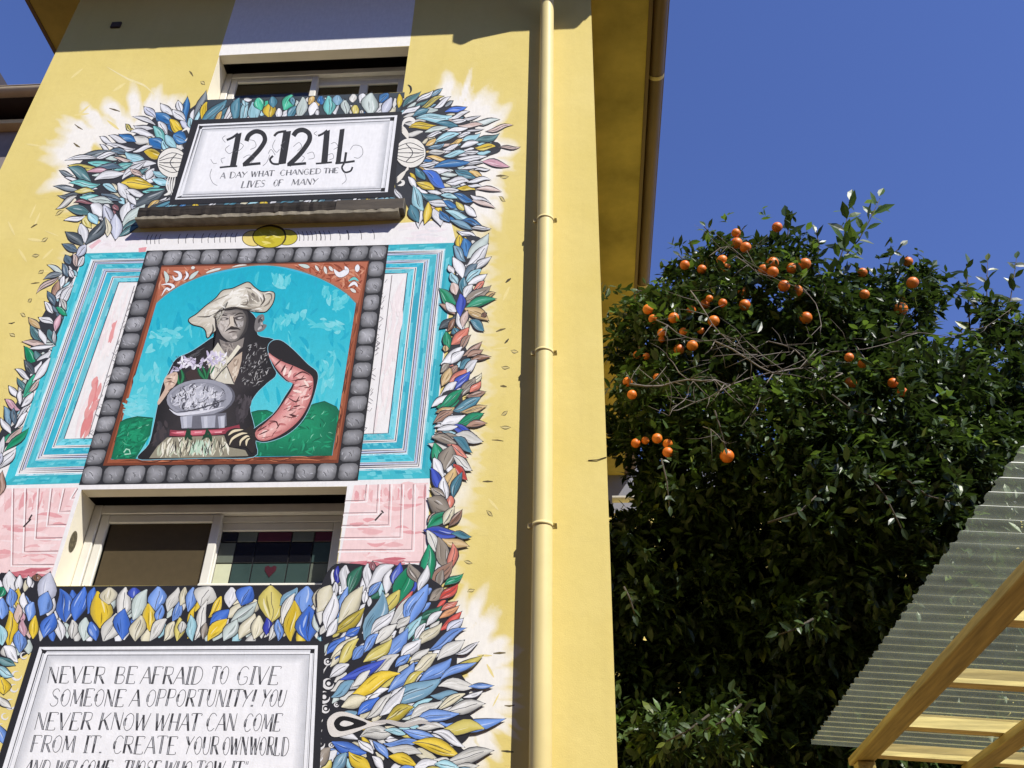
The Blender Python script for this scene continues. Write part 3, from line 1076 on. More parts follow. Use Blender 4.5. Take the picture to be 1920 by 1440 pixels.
def stone(c, rng):
    """c = four corners TL TR BR BL of the cell"""
    g = rng.uniform(0.88, 1.08)
    n = 20
    pts = []
    ph = rng.uniform(0, 6)
    for i in range(n):
        a = 2*math.pi*i/n
        ca, sa = math.cos(a), math.sin(a)
        r = 0.455/(abs(ca)**4.2+abs(sa)**4.2)**(1/4.2)
        r *= 1+0.03*math.sin(2*a+ph)+rng.uniform(-0.018, 0.018)
        pts.append(bil(c, 0.5+ca*r, 0.5+sa*r))
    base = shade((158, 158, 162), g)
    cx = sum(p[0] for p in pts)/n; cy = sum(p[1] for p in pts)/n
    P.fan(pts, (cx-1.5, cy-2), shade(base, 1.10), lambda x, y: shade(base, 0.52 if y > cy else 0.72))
    inner = [(cx+(x-cx)*0.84, cy-0.6+(y-cy)*0.82) for x, y in pts]
    strokes(P, inner, 7, 9, 2.2, rng.uniform(0.6, 1.4), [shade(base, 1.12), shade(base, 1.05), shade(base, 0.86)], rng, 0.5)
    if rng.random() < 0.8:
        x, y = cx+rng.uniform(-5, 5), cy+rng.uniform(-4, 4)
        P.line([(x-3, y-3), (x+1, y), (x+rng.uniform(-2, 4), y+5)], 1.3, shade(base, 0.5))




def rowcells(o0, o1, i0, i1, n):
    for k in range(n):
        stone([lerp2(o0, o1, k/n), lerp2(o0, o1, (k+1)/n), lerp2(i0, i1, (k+1)/n), lerp2(i0, i1, k/n)], rng)


m = lambda a, b_: (a[0], b_[1])
# top and bottom rows take the corners
it0, it1 = (266, 500), (722, 488)
ib0, ib1 = (157, 873), (675, 867)
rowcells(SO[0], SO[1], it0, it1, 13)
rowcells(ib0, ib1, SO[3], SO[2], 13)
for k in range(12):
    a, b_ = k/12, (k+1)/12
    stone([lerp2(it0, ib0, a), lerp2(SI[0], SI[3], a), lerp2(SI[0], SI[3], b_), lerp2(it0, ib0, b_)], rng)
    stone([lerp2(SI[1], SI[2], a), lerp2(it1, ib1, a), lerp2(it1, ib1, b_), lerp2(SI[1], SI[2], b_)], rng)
# ---- brown timber frame and carved spandrels
z5 = zc(150, 430, 2.88)
P.poly(SI, (122, 62, 38))
P.poly([(306, 503), (688, 494), (631, 862), (201, 868)], (160, 88, 58))
strokes(P, [(296, 560), (304, 560), (212, 862), (203, 862)], 40, 40, 2.4, 1.87, [(110, 54, 34), (190, 116, 80), (92, 44, 28)], rng, 0.02)
strokes(P, [(664, 560), (676, 556), (630, 858), (620, 858)], 40, 40, 2.4, 1.72, [(110, 54, 34), (196, 124, 86), (92, 44, 28)], rng, 0.02)
strokes(P, [(205, 858), (625, 853), (628, 864), (203, 869)], 50, 50, 2.4, -0.015, [(104, 52, 34), (196, 122, 84), (86, 44, 28)], rng, 0.02)
sp = z5([(440, 205), (1555, 175), (1500, 400), (1420, 330), (1300, 265), (1150, 215), (1000, 195), (850, 205), (700, 240), (560, 300), (470, 360), (410, 410)])
P.poly(sp, (186, 108, 80))
strokes(P, sp, 130, 18, 3.4, 0.5, [(160, 80, 52), (206, 130, 96), (140, 66, 44), (214, 150, 120)], rng, 1.0)


def curl(pts, w, c, ink=(110, 56, 40)):
    q = smooth(z5(pts), 5)
    P.line(q, w+2.2, ink, True); P.line(q, w, c, True)


for pts, w, c in (([(505, 225), (535, 235), (540, 260), (515, 270), (500, 250)], 7, 'W'), ([(455, 225), (470, 260), (465, 290)], 8, 'Q'), ([(570, 225), (580, 250), (560, 275)], 5, 'W'), ([(640, 225), (610, 250), (590, 270)], 7, 'Q'),
                  ([(680, 235), (720, 225), (760, 210)], 7, 'w'), ([(440, 300), (480, 295), (505, 310), (490, 330), (465, 320), (440, 360)], 6, 'W'), ([(1370, 215), (1400, 245), (1440, 225), (1430, 200)], 11, 'W'), ([(1345, 200), (1365, 225)], 6, 'w'),
                  ([(1500, 190), (1495, 230)], 9, 'W'), ([(1320, 200), (1330, 240)], 6, 'w'), ([(1180, 190), (1220, 200), (1240, 205)], 7, 'Q'), ([(1450, 280), (1480, 265), (1505, 280)], 5, 'A'), ([(1450, 310), (1480, 290), (1500, 310)], 6, 'W'),
                  ([(1460, 320), (1490, 340)], 6, 'w'), ([(1270, 195), (1290, 225)], 5, 'w'), ([(820, 205), (860, 198), (900, 192)], 5, 'w'), ([(600, 210), (620, 205)], 6, 'w')):
    curl(pts, w, PAL[c])
# ---- sky of the picture
arch = smooth(z5([(412, 400), (470, 350), (560, 295), (700, 240), (850, 208), (1000, 195), (1150, 215), (1300, 268), (1420, 335), (1490, 400)]), 4)
skyp = arch+z5([(1362, 1222), (166, 1242)])
P.line(arch, 5, (150, 118, 96))
P.poly(skyp, (58, 184, 216))
rows_ = 16
ya, yb = min(p[1] for p in skyp)+1, max(p[1] for p in skyp)-2
prev = None
for r_ in range(rows_+1):
    yy = ya+(yb-ya)*r_/rows_
    xs_ = [x for x in range(195, 680) if inside(skyp, x, yy)]
    if not xs_: continue
    cur = (min(xs_), max(xs_), yy)
    if prev:
        c0 = mixr((14, 176, 200), (112, 214, 222), ((r_-1)/rows_)**1.1); c1 = mixr((14, 176, 200), (112, 214, 222), (r_/rows_)**1.1)
        P.poly([(prev[0], prev[2]), (prev[1], prev[2]), (cur[1], cur[2]), (cur[0], cur[2])], None, [c0, c0, c1, c1])
    prev = cur
sk = [(34, 182, 204), (66, 198, 212), (46, 188, 207), (90, 206, 216), (26, 174, 199)]
strokes(P, skyp, 110, 34, 7, 1.75, sk, rng, 0.35)
strokes(P, [p for p in skyp if p[1] < 700]+z5([(1420, 800), (300, 800)]), 60, 26, 8, 1.2, [(18, 172, 198), (30, 180, 203)], rng, 0.4)
for reg in ([(1030, 470), (1230, 430), (1240, 480), (1060, 560)], [(1180, 460), (1450, 480), (1440, 560), (1200, 560)], [(370, 540), (560, 520), (560, 600), (350, 680)], [(1310, 660), (1400, 640), (1370, 860), (1260, 920)], [(1000, 220), (1150, 240), (1120, 330), (1020, 290)], [(300, 720), (440, 700), (420, 900), (260, 940)], [(1250, 280), (1460, 330), (1450, 480), (1330, 420)]):
    strokes(P, z5(reg), 20, 22, 8, rng.choice((0.1, 1.6, 2.2)), [(92, 206, 217), (106, 210, 220), (82, 202, 214), (126, 216, 224)], rng, 0.5)
strokes(P, z5([(230, 900), (400, 880), (390, 1010), (220, 1030)]), 30, 26, 7, 0.1, [(110, 212, 222), (130, 217, 226)], rng, 0.3)
# ---- hills
h1 = z5([(216, 1042), (250, 1025), (310, 1012), (395, 1020), (380, 1110), (300, 1240), (168, 1240)])
h2 = z5([(915, 992), (960, 980), (1010, 978), (1045, 995), (1100, 1030), (1190, 985), (1260, 945), (1320, 930), (1385, 960), (1400, 985), (1360, 1222), (935, 1226), (920, 1060)])
for h in (h1, h2):
    P.poly([(x, y-1.2) for x, y in h], (20, 70, 50)); P.fan(h, (sum(p[0] for p in h)/len(h), sum(p[1] for p in h)/len(h)), (26, 158, 110), (4, 104, 74))
    strokes(P, h, 90, 16, 3.6, -0.5, [(4, 124, 85), (18, 148, 102), (6, 108, 76), (36, 160, 116)], rng, 0.7)
    strokes(P, h, 16, 9, 1.1, -0.4, [(140, 214, 180), (8, 60, 44), (90, 196, 150)], rng, 0.9)
P.line(z5([(236, 1205), (250, 1186), (266, 1190), (272, 1212), (240, 1215)]), 2.4, (176, 226, 198))
# ---- the painted figure
DK = (44, 42, 44)
body = smooth(z5([(735, 560), (690, 600), (600, 660), (520, 700), (480, 770), (445, 840), (420, 950), (398, 1060), (372, 1160), (312, 1238), (470, 1240), (700, 1234), (938, 1228), (948, 1150), (940, 1060), (918, 960), (950, 890), (1010, 830), (1060, 780), (1030, 690), (1080, 640), (1040, 592), (960, 570), (950, 480), (880, 430), (740, 450)]), 4, True)
P.line(body+body[:1], 2.0, (150, 206, 222)); P.fan(body, z5([(690, 900)])[0], (66, 60, 62), (30, 28, 30))
arm = smooth(z5([(1015, 650), (1035, 605), (1085, 600), (1150, 648), (1230, 728), (1282, 775), (1276, 850), (1240, 960), (1190, 1045), (1110, 1112), (1010, 1148), (948, 1140), (900, 1110), (1040, 1000), (1108, 900), (1148, 832), (1112, 818), (1050, 750)]), 4, True)
P.line(arm+arm[:1], 2.0, (150, 206, 222)); P.poly(arm, (36, 32, 34))
slv = smooth(z5([(1018, 668), (1050, 690), (1090, 718), (1140, 735), (1200, 762), (1254, 795), (1256, 862), (1226, 958), (1176, 1036), (1100, 1100), (1010, 1140), (958, 1132), (952, 1085), (1050, 1010), (1120, 908), (1156, 835), (1120, 812), (1070, 750)]), 4, True)
P.poly(slv, (196, 124, 120))
P.loft(smooth(z5([(1018, 668), (1090, 712), (1160, 740), (1230, 775), (1256, 806), (1258, 862), (1232, 950), (1180, 1034), (1100, 1100), (1010, 1140), (962, 1134)]), 4),
       smooth(z5([(1022, 692), (1060, 750), (1112, 810), (1150, 832), (1154, 842), (1142, 870), (1110, 918), (1060, 988), (1010, 1037), (968, 1074), (954, 1092)]), 4),
       [(190, 112, 110), (226, 158, 152), (238, 186, 178), (226, 156, 152), (188, 112, 110)])
strokes(P, slv, 46, 15, 4.5, 2.4, [(238, 186, 178), (210, 136, 132), (246, 208, 200), (196, 118, 116)], rng, 0.6)
strokes(P, slv, 26, 15, 1.8, 2.7, [(104, 52, 54), (130, 72, 70)], rng, 0.45)
for pts, w in (([(1050, 740), (1090, 700)], 3), ([(1085, 775), (1110, 730)], 3.4), ([(1130, 770), (1150, 735)], 3), ([(1150, 800), (1200, 770), (1245, 790)], 3), ([(1160, 815), (1220, 805)], 3), ([(1180, 850), (1240, 840)], 2), ([(1120, 905), (1160, 930), (1190, 920)], 2.4), ([(1150, 960), (1190, 950)], 3), ([(1020, 1035), (1060, 1040), (1070, 1070)], 3), ([(960, 1090), (1010, 1060)], 2.4), ([(965, 1110), (1020, 1085)], 2.4), ([(1060, 1080), (1080, 1050)], 2), ([(1130, 1000), (1170, 1010)], 4)):
    P.line(smooth(z5(pts), 4), w, (86, 44, 46), True)
for pts in ([(1110, 745), (1100, 790)], [(1140, 760), (1125, 800)], [(1210, 815), (1235, 850)], [(1150, 870), (1200, 880)]):
    P.line(smooth(z5(pts), 4), 5, (250, 226, 214), True)
# waistcoat texture
wc = z5([(900, 600), (1000, 620), (1020, 700), (1040, 770), (960, 860), (880, 850), (860, 760), (890, 690)])
strokes(P, wc, 150, 7, 1.3, 2.3, [(150, 148, 148), (110, 108, 108), (190, 188, 186), (20, 18, 20)], rng, 0.6)
strokes(P, z5([(690, 620), (640, 650), (560, 700), (520, 720), (640, 690)]), 14, 14, 2, 2.5, [(84, 82, 84)], rng, 0.2)
strokes(P, z5([(420, 1000), (520, 1080), (480, 1160), (380, 1180)]), 30, 22, 6, 1.8, [(70, 62, 64), (58, 54, 58)], rng, 0.3)
strokes(P, z5([(840, 880), (930, 900), (900, 1050), (830, 1060)]), 30, 22, 6, 1.8, [(62, 56, 60), (78, 72, 76)], rng, 0.3)
zf = zc(330, 500, 6.4)
# neck, chest and shirt
P.poly(zf([(520, 870), (600, 905), (720, 900), (820, 850), (800, 960), (700, 1060), (600, 1100), (550, 1000)]), (138, 130, 124))
strokes(P, zf([(540, 900), (720, 910), (700, 1040), (600, 1080)]), 18, 14, 3.4, 1.2, [(160, 150, 142), (112, 104, 100), (176, 166, 156)], rng, 0.4)
P.poly(zf([(365, 1115), (500, 905), (560, 1000), (630, 1100), (610, 1200), (700, 1410), (560, 1400), (420, 1340), (400, 1240)]), (216, 210, 192))
strokes(P, zf([(420, 1120), (540, 1000), (610, 1120), (600, 1250), (650, 1380), (440, 1340)]), 26, 16, 4, 1.9, [(238, 236, 226), (190, 186, 164), (226, 220, 200)], rng, 0.5)
P.poly(zf([(612, 1195), (700, 1090), (795, 1020), (785, 1130), (745, 1290), (695, 1400)]), (196, 176, 156))
strokes(P, zf([(640, 1190), (760, 1070), (740, 1280), (700, 1370)]), 18, 12, 4, 1.8, [(216, 198, 178), (166, 146, 128), (226, 212, 192)], rng, 0.4)
P.line(zf([(610, 1150), (680, 1060), (760, 950)]), 7, (232, 226, 206)); P.line(zf([(610, 1180), (700, 1080), (770, 990)]), 1.4, DK)
P.line(zf([(612, 1195), (650, 1290), (695, 1400)]), 1.6, DK); P.line(zf([(455, 1370), (540, 1260), (610, 1195)]), 2, (70, 66, 66))
P.line(zf([(500, 905), (430, 1010), (365, 1115)]), 1.6, DK)
# face
face = smooth(zf([(485, 620), (500, 540), (640, 525), (740, 510), (840, 540), (862, 640), (838, 760), (780, 845), (720, 892), (660, 902), (590, 872), (530, 800), (492, 710)]), 4, True)
P.fan(face, zf([(600, 690)])[0], (218, 208, 198), lambda x, y: mixr((176, 168, 160), (66, 62, 60), max(0, min(1, (x-405)/62))))
P.poly(smooth(zf([(800, 525), (850, 530), (870, 640), (850, 760), (790, 840), (750, 870), (800, 790), (830, 720), (845, 640), (835, 580)]), 4, True), (62, 58, 58))
strokes(P, zf([(510, 640), (620, 640), (640, 760), (600, 840), (530, 770)]), 22, 10, 3.4, 1.2, [(206, 198, 190), (194, 184, 174), (170, 160, 152)], rng, 0.5)
strokes(P, zf([(720, 640), (820, 640), (800, 720), (740, 740)]), 12, 9, 3.4, 1.0, [(178, 172, 168), (196, 190, 186)], rng, 0.5)
strokes(P, zf([(620, 800), (740, 800), (720, 880), (640, 880)]), 10, 8, 3, 0.1, [(200, 190, 182), (172, 162, 154)], rng, 0.4)
strokes(P, zf([(500, 545), (800, 530), (810, 570), (500, 590)]), 10, 14, 2.2, 0.0, [(126, 118, 112), (144, 136, 128), (104, 98, 94)], rng, 0.2)
P.poly(zf([(640, 600), (690, 590), (700, 720), (640, 730)]), (214, 202, 186))
P.line(zf([(690, 600), (705, 660), (735, 720)]), 3.4, (60, 54, 52), True)
P.line(zf([(640, 600), (645, 680), (610, 735)]), 2, (120, 110, 100), True)
P.poly(smooth(zf([(500, 640), (540, 615), (600, 610), (635, 625), (600, 640), (545, 645)]), 3, True), (74, 68, 66))
P.poly(smooth(zf([(700, 610), (760, 590), (815, 595), (800, 620), (750, 640), (715, 635)]), 3, True), (84, 78, 76))
P.poly(smooth(zf([(540, 628), (580, 618), (605, 628), (575, 638)]), 3, True), (206, 198, 188))
P.poly(smooth(zf([(735, 618), (770, 604), (800, 608), (765, 628)]), 3, True), (196, 190, 184))
P.line(smooth(zf([(500, 600), (550, 580), (620, 590)]), 4), 3, (60, 54, 50), True)
P.line(smooth(zf([(700, 590), (760, 560), (810, 565)]), 4), 3, (60, 54, 50), True)
P.line(smooth(zf([(590, 780), (640, 745), (690, 740), (740, 742), (775, 760)]), 4), 5, (52, 46, 44), True)
P.line(smooth(zf([(620, 800), (680, 780), (740, 785)]), 4), 2.4, (92, 78, 74), True)
P.poly(smooth(zf([(670, 850), (720, 825), (735, 850), (700, 868)]), 3, True), (206, 196, 188))
P.line(smooth(zf([(640, 735), (670, 720), (720, 735)]), 4), 2.4, (70, 62, 58), True)
P.line(smooth(zf([(485, 640), (495, 720), (540, 820), (600, 880), (660, 905), (730, 890)]), 4), 2.2, (40, 36, 36), True)
# ear cloth
P.poly(smooth(zf([(960, 620), (1000, 580), (1050, 575), (1060, 640), (1010, 680), (1090, 700), (1040, 770), (960, 780), (940, 720)]), 3, True), (124, 120, 118))
strokes(P, zf([(970, 600), (1050, 600), (1060, 720), (980, 770)]), 14, 10, 3, 2.3, [(196, 192, 188), (70, 66, 66), (160, 156, 152)], rng, 0.4)
# hat
hat = smooth(zf([(155, 635), (250, 570), (350, 480), (480, 380), (560, 290), (680, 265), (780, 220), (870, 190), (940, 250), (1030, 305), (1170, 310), (1165, 420), (1110, 505), (1060, 540), (950, 535), (830, 515), (700, 498), (560, 525), (440, 580), (470, 640), (480, 750), (440, 790), (378, 850), (360, 770), (310, 720), (200, 690)]), 4, True)
P.line(hat+hat[:1], 3.6, (34, 30, 30)); P.fan(hat, zf([(640, 400)])[0], (244, 240, 228), (196, 187, 168))
strokes(P, hat, 60, 18, 3.6, -0.5, [(240, 236, 224), (218, 210, 194), (246, 242, 232), (206, 198, 182)], rng, 0.4)
strokes(P, zf([(840, 280), (960, 320), (1010, 420), (900, 470), (860, 400)]), 26, 12, 4, 1.0, [(150, 142, 130), (176, 168, 152), (120, 112, 104)], rng, 0.4)
strokes(P, zf([(780, 400), (1000, 440), (980, 500), (760, 470)]), 16, 14, 3.4, 0.1, [(160, 152, 138), (190, 182, 166)], rng, 0.2)
for pts, w, c in (([(830, 250), (920, 270), (1000, 330), (1030, 430)], 3.2, (80, 72, 66)), ([(900, 260), (980, 310), (1050, 400)], 5, (244, 240, 230)), ([(1040, 320), (1060, 400), (1010, 470)], 3.4, (90, 82, 74)), ([(1070, 330), (1140, 330), (1150, 420)], 2.4, (110, 104, 96)),
                  ([(770, 450), (830, 460), (860, 430), (850, 380)], 2.4, (110, 100, 90)), ([(430, 580), (560, 520), (700, 490), (840, 510), (1000, 530)], 3.4, (64, 58, 54)), ([(250, 600), (380, 600), (430, 580)], 2.4, (90, 84, 78)), ([(390, 450), (500, 390), (640, 330)], 2, (150, 142, 128)),
                  ([(440, 690), (445, 770), (400, 830)], 3, (70, 64, 60)), ([(470, 590), (480, 680), (480, 750)], 4, (58, 52, 50)), ([(1050, 480), (1110, 440), (1140, 380)], 3, (130, 122, 110)), ([(720, 480), (900, 500), (1040, 470)], 3, (160, 150, 134))):
    P.line(smooth(zf(pts), 4), w, c, True)
# flowers and leaves
zh = zc(250, 660, 5.0526)
for k in range(170):
    x, y = rng.uniform(340, 870), rng.uniform(20, 200)
    top = 190-(x-340)*0.9 if x < 420 else (60 if x < 700 else 20)
    bot = 200 if x < 420 else (150 if x < 640 else 110)
    if not (top < y < bot): continue
    a = rng.uniform(0, 3.14)
    q = zh([(x, y)])[0]; l = rng.uniform(4, 8)
    P.line([(q[0]-l*math.cos(a), q[1]-l*math.sin(a)), (q[0]+1, q[1]), (q[0]+l*math.cos(a), q[1]+l*math.sin(a))], rng.uniform(3, 5.4), rng.choice(((232, 226, 238), (244, 242, 246), (214, 206, 226), (198, 188, 214))), True)
for k in range(46):
    x, y = rng.uniform(350, 870), rng.uniform(40, 170)
    q = zh([(x, y)])[0]; a = rng.uniform(0, 3.14)
    P.line([(q[0]-4*math.cos(a), q[1]-4*math.sin(a)), (q[0]+4*math.cos(a), q[1]+4*math.sin(a))], 1.2, (90, 80, 100), True)
P.poly(smooth(zh([(500, 200), (560, 165), (620, 190), (640, 250), (580, 275), (510, 260)]), 3, True), (64, 50, 48))
for pts, w in (([(450, 160), (470, 240), (440, 320)], 9), ([(420, 210), (430, 290), (470, 330)], 8), ([(480, 300), (560, 330), (600, 350)], 7), ([(610, 150), (640, 210), (680, 260)], 10), ([(650, 130), (680, 200), (690, 260)], 7), ([(740, 120), (710, 200), (695, 265)], 5), ([(770, 130), (730, 210)], 4)):
    P.line(smooth(zh(pts), 4), w*0.9, (24, 74, 48), True); P.line(smooth(zh(pts), 4), w*0.45, (44, 128, 80), True)
# left hand and basket
P.poly(smooth(zh([(290, 270), (330, 215), (410, 190), (420, 260), (390, 320), (340, 370), (290, 440), (240, 500), (230, 470), (270, 400), (300, 340)]), 4, True), (212, 184, 164))
strokes(P, zh([(300, 270), (400, 200), (390, 310), (310, 360)]), 14, 10, 3.4, 2.2, [(236, 210, 190), (180, 146, 128)], rng, 0.4)
for pts in ([(300, 290), (350, 280), (400, 300)], [(310, 250), (370, 250)], [(330, 370), (370, 340)]): P.line(smooth(zh(pts), 4), 1.6, (92, 66, 56), True)
bas = [zh([(640+math.cos(a*math.pi/14)*325, 438+math.sin(a*math.pi/14)*176-18*math.cos(a*math.pi/14))])[0] for a in range(28)]
P.poly([(x, y) for x, y in bas], (96, 96, 106)); P.poly([(x-2.5, y-0.8) for x, y in [(bas[7][0]+(x-bas[7][0])*0.96, y) for x, y in bas]], (156, 157, 168))
bi = [zh([(610+math.cos(a*math.pi/14)*270, 434+math.sin(a*math.pi/14)*146-18*math.cos(a*math.pi/14))])[0] for a in range(28)]
P.fan(bi, (sum(p[0] for p in bi)/28-6, sum(p[1] for p in bi)/28-4), (206, 207, 216), (138, 139, 150))
strokes(P, bi, 150, 16, 3.0, 2.0, [(214, 214, 222), (196, 196, 206), (228, 228, 234), (90, 90, 100)], rng, 0.5, 1.0, 0.4)
strokes(P, bi, 40, 10, 1.5, 2.0, [(34, 34, 40)], rng, 0.6, 1.0, 0.4)
P.line(smooth(zh([(340, 540), (420, 590), (540, 580), (700, 560), (860, 520)]), 4), 6, (222, 222, 230), True)
P.line(smooth(zh([(400, 570), (560, 550), (740, 500), (880, 450)]), 4), 2.4, (60, 60, 68), True)
P.poly(zh([(440, 615), (880, 575), (885, 700), (830, 720), (460, 728)]), (112, 112, 122))
for x0, x1 in ((445, 560), (640, 780), (800, 870)):
    P.poly(zh([(x0, 612), (x1, 600), (x1-8, 715), (x0+12, 722)]), (174, 176, 188))
    P.poly(zh([(x0+25, 612), (x0+60, 608), (x0+64, 716), (x0+34, 720)]), (200, 202, 212))
# belt, skirt and the hand on the hip
sk_ = zh([(150, 1005), (230, 890), (320, 810), (860, 790), (900, 900), (1060, 930), (1090, 985), (600, 1000)])
P.poly(sk_, (150, 144, 124))
strokes(P, sk_, 60, 22, 4, 1.75, [(226, 220, 196), (204, 198, 172), (238, 234, 216), (190, 196, 170)], rng, 0.22)
strokes(P, zh([(500, 830), (760, 820), (740, 990), (520, 1000)]), 26, 22, 4, 1.7, [(196, 220, 196), (176, 206, 180), (222, 232, 216)], rng, 0.15)
strokes(P, sk_, 34, 22, 1.6, 1.75, [(40, 38, 36), (64, 60, 54)], rng, 0.22)
P.line(smooth(zh([(345, 765), (450, 772), (600, 768), (760, 760), (880, 745), (1010, 715)]), 4), 11, (150, 60, 74)); P.line(smooth(zh([(360, 765), (450, 768), (600, 764), (760, 756), (870, 740)]), 4), 7.4, (214, 112, 126), True)
for x in (440, 610, 800): P.line(zh([(x-30, 762), (x+40, 758)]), 4, (240, 168, 176), True)
for pts in ([(520, 720), (510, 770), (490, 840)], [(540, 730), (530, 800), (560, 830)], [(700, 720), (690, 780), (650, 830)], [(710, 740), (730, 800), (740, 850)], [(500, 790), (560, 800)], [(660, 790), (730, 800)]):
    P.line(smooth(zh(pts), 4), 6, (26, 66, 44), True)
P.poly(smooth(zh([(880, 760), (960, 720), (1060, 730), (1130, 700), (1160, 840), (1130, 960), (1060, 900), (920, 900), (880, 830)]), 4, True), (46, 40, 38))
for pts, w in (([(900, 790), (950, 750), (1040, 735)], 4.6), ([(910, 880), (940, 820), (1020, 775), (1080, 770)], 4.6), ([(1010, 890), (1020, 840), (1070, 800), (1100, 800)], 4.4), ([(1070, 890), (1075, 840), (1105, 815)], 4.2)):
    P.line(smooth(zh(pts), 5), w, (236, 222, 186), True)
P.build('portrait', mural)

# ---- wreaths and garlands of painted leaves
BACK = (52, 54, 60)


def blob(P, pts, col=BACK, tr=None, jag=0.0, rng=None):
    q = tr(pts) if tr else pts
    FILLREG[0] = smooth(q, 4, True)
    P.poly(FILLREG[0], col)


def seedpod(P, tr, cx, cy, rx, ry, flip=1):
    ring = tr([(cx+math.cos(a*math.pi/14)*rx, cy+math.sin(a*math.pi/14)*ry) for a in range(28)])
    c0 = tr([(cx, cy)])[0]
    P.poly([(c0[0]+(x-c0[0])*1.06, c0[1]+(y-c0[1])*1.06) for x, y in ring], INK)
    P.poly(ring, (240, 236, 226))
    for k in range(-2, 3):
        P.line(smooth(tr([(cx-rx*0.96*flip, cy+ry*0.18*k), (cx, cy+ry*0.34*k), (cx+rx*0.9*flip, cy+ry*0.12*k)]), 5), 1.3, INK)
    P.line(smooth(tr([(cx-rx*0.3*flip, cy-ry*0.6), (cx+rx*0.15*flip, cy), (cx-rx*0.3*flip, cy+ry*0.6)]), 5), 1.6, INK)
    P.line(tr([(cx-rx*0.1*flip, cy), (cx+rx*0.6*flip, cy+ry*0.02)]), 1.8, INK)


# upper left wreath
P = Paint()
rng = random.Random(31)
U1 = zc(0, 150, 3.84)
blob(P, [(1440, 160), (1380, 200), (1290, 240), (1150, 240), (1060, 320), (960, 400), (840, 440), (800, 500), (640, 550), (560, 620), (540, 720), (520, 810), (560, 880), (600, 960), (700, 1000), (760, 1090), (860, 1090), (940, 1040), (1040, 960), (1200, 900), (1330, 620), (1400, 330)], tr=U1)
leaves(P, U1, "1400 260 1478 88 60 G;1345 295 1350 130 55 B;1300 235 1283 150 48 W;1240 250 1160 172 52 W;1330 290 1245 215 58 W;1240 310 1120 238 78 B;1115 270 1040 195 52 V;1320 370 1225 285 70 Y;1200 390 1140 300 58 W;1185 440 1105 335 64 A;"
 "1110 322 965 268 32 W;1095 350 970 328 42 W;945 362 905 318 32 y;1095 398 945 375 46 W;1085 445 955 405 64 w;970 442 862 392 54 B;905 445 790 402 42 W;802 452 722 410 36 W;962 492 775 465 42 W;792 512 722 465 30 W;"
 "1175 500 1075 425 80 B;1215 515 1172 435 46 L;1265 490 1195 395 62 L;1340 440 1245 400 92 B;1405 340 1445 190 52 L;1385 345 1365 270 44 L;1172 548 1040 512 68 Y;1090 480 960 515 32 W;915 525 800 510 44 S;785 508 592 540 48 G;"
 "832 530 690 562 36 W;692 566 485 578 32 W;1045 590 908 520 66 L;940 575 825 558 26 P;825 592 640 592 46 A;682 628 502 615 52 y;945 605 795 660 52 A;1115 600 960 592 46 W;875 640 700 628 42 S;785 662 630 662 36 I;"
 "645 725 498 635 74 E;885 675 690 722 58 W;1038 595 888 712 50 W;1055 640 890 725 46 E;1108 640 1055 715 52 W;522 685 432 652 32 G;565 725 470 702 26 W;708 748 512 742 52 A;1090 765 882 745 82 Y;1210 695 1105 655 48 L;1215 745 1100 715 50 L;"
 "562 792 398 765 36 G;572 815 425 828 34 G;672 806 540 802 42 y;835 805 740 755 46 L;722 842 578 842 42 A;925 855 850 745 72 W;1042 832 915 790 46 W;1185 785 1030 802 40 A;1175 795 975 905 72 D;975 895 915 820 44 W;865 865 730 820 46 S;"
 "805 890 640 860 52 Q;545 840 412 922 40 w;665 888 540 885 30 m;645 965 488 925 64 E;748 975 655 900 84 W;812 1025 748 905 74 V;925 885 885 1015 82 W;850 940 815 895 40 m;1035 905 885 1055 72 Q;1030 995 878 1085 52 E;1005 1055 862 1122 40 E;"
 "830 975 830 1142 84 V;758 995 770 1122 52 C;655 1060 600 975 62 y;695 1035 640 955 62 L;742 1005 618 1180 72 D;605 978 468 1008 36 W;610 1165 580 1038 66 W;595 1195 478 1098 68 D;555 1235 452 1182 50 S;1215 850 1095 935 50 W;1145 870 1055 935 42 o;1020 690 940 640 40 P", rng)
seedpod(P, U1, 1240, 595, 105, 105, -1)
for a in range(5):
    P.line(smooth(U1([(1215+a*16, 690), (1200+a*17, 760), (1225+a*10, 830)]), 4), 3.4, (236, 234, 228), True)
P.line(smooth(U1([(1330, 440), (1370, 400), (1350, 350), (1310, 370)]), 4), 6, (240, 238, 232), True)
P.line(smooth(U1([(1180, 830), (1215, 815), (1225, 780)]), 4), 5, (240, 238, 232), True)
P.build('leaf_wreath', mural)

# leaves above and below the upper plaque, on the parapet
P = Paint()
rng = random.Random(32)
U2 = zc(300, 150, 3.84)
FILLREG[0] = U2([(325, 143), (1762, 88), (1752, 200), (1700, 262), (270, 305), (300, 210)]); P.poly(FILLREG[0], (62, 72, 80))
leaves(P, U2, "305 285 340 160 48 Y;300 300 470 150 90 T;380 300 545 150 60 T;395 300 445 225 36 o;450 300 532 148 46 W;535 290 572 135 72 T;575 300 640 150 56 L;690 290 668 160 86 L;615 190 612 132 46 L;730 215 705 128 72 h;792 268 792 168 90 Y;"
 "852 275 856 200 48 W;815 195 805 118 60 T;895 210 950 108 88 h;925 275 985 190 56 T;998 268 1025 125 72 Q;1072 175 1112 118 44 o;1082 252 1112 158 68 W;1140 255 1130 212 34 W;1165 175 1160 112 54 B;1215 248 1210 116 84 A;1275 180 1285 108 72 q;"
 "1340 245 1335 145 62 Q;1388 160 1390 98 54 w;1400 255 1412 178 54 y;1442 165 1475 98 56 W;1515 245 1525 98 114 Q;1585 160 1645 96 64 B;1608 245 1665 128 64 V;1718 195 1722 98 42 Y;1460 255 1440 215 30 w;960 180 955 120 40 T;660 140 600 140 30 W", rng)
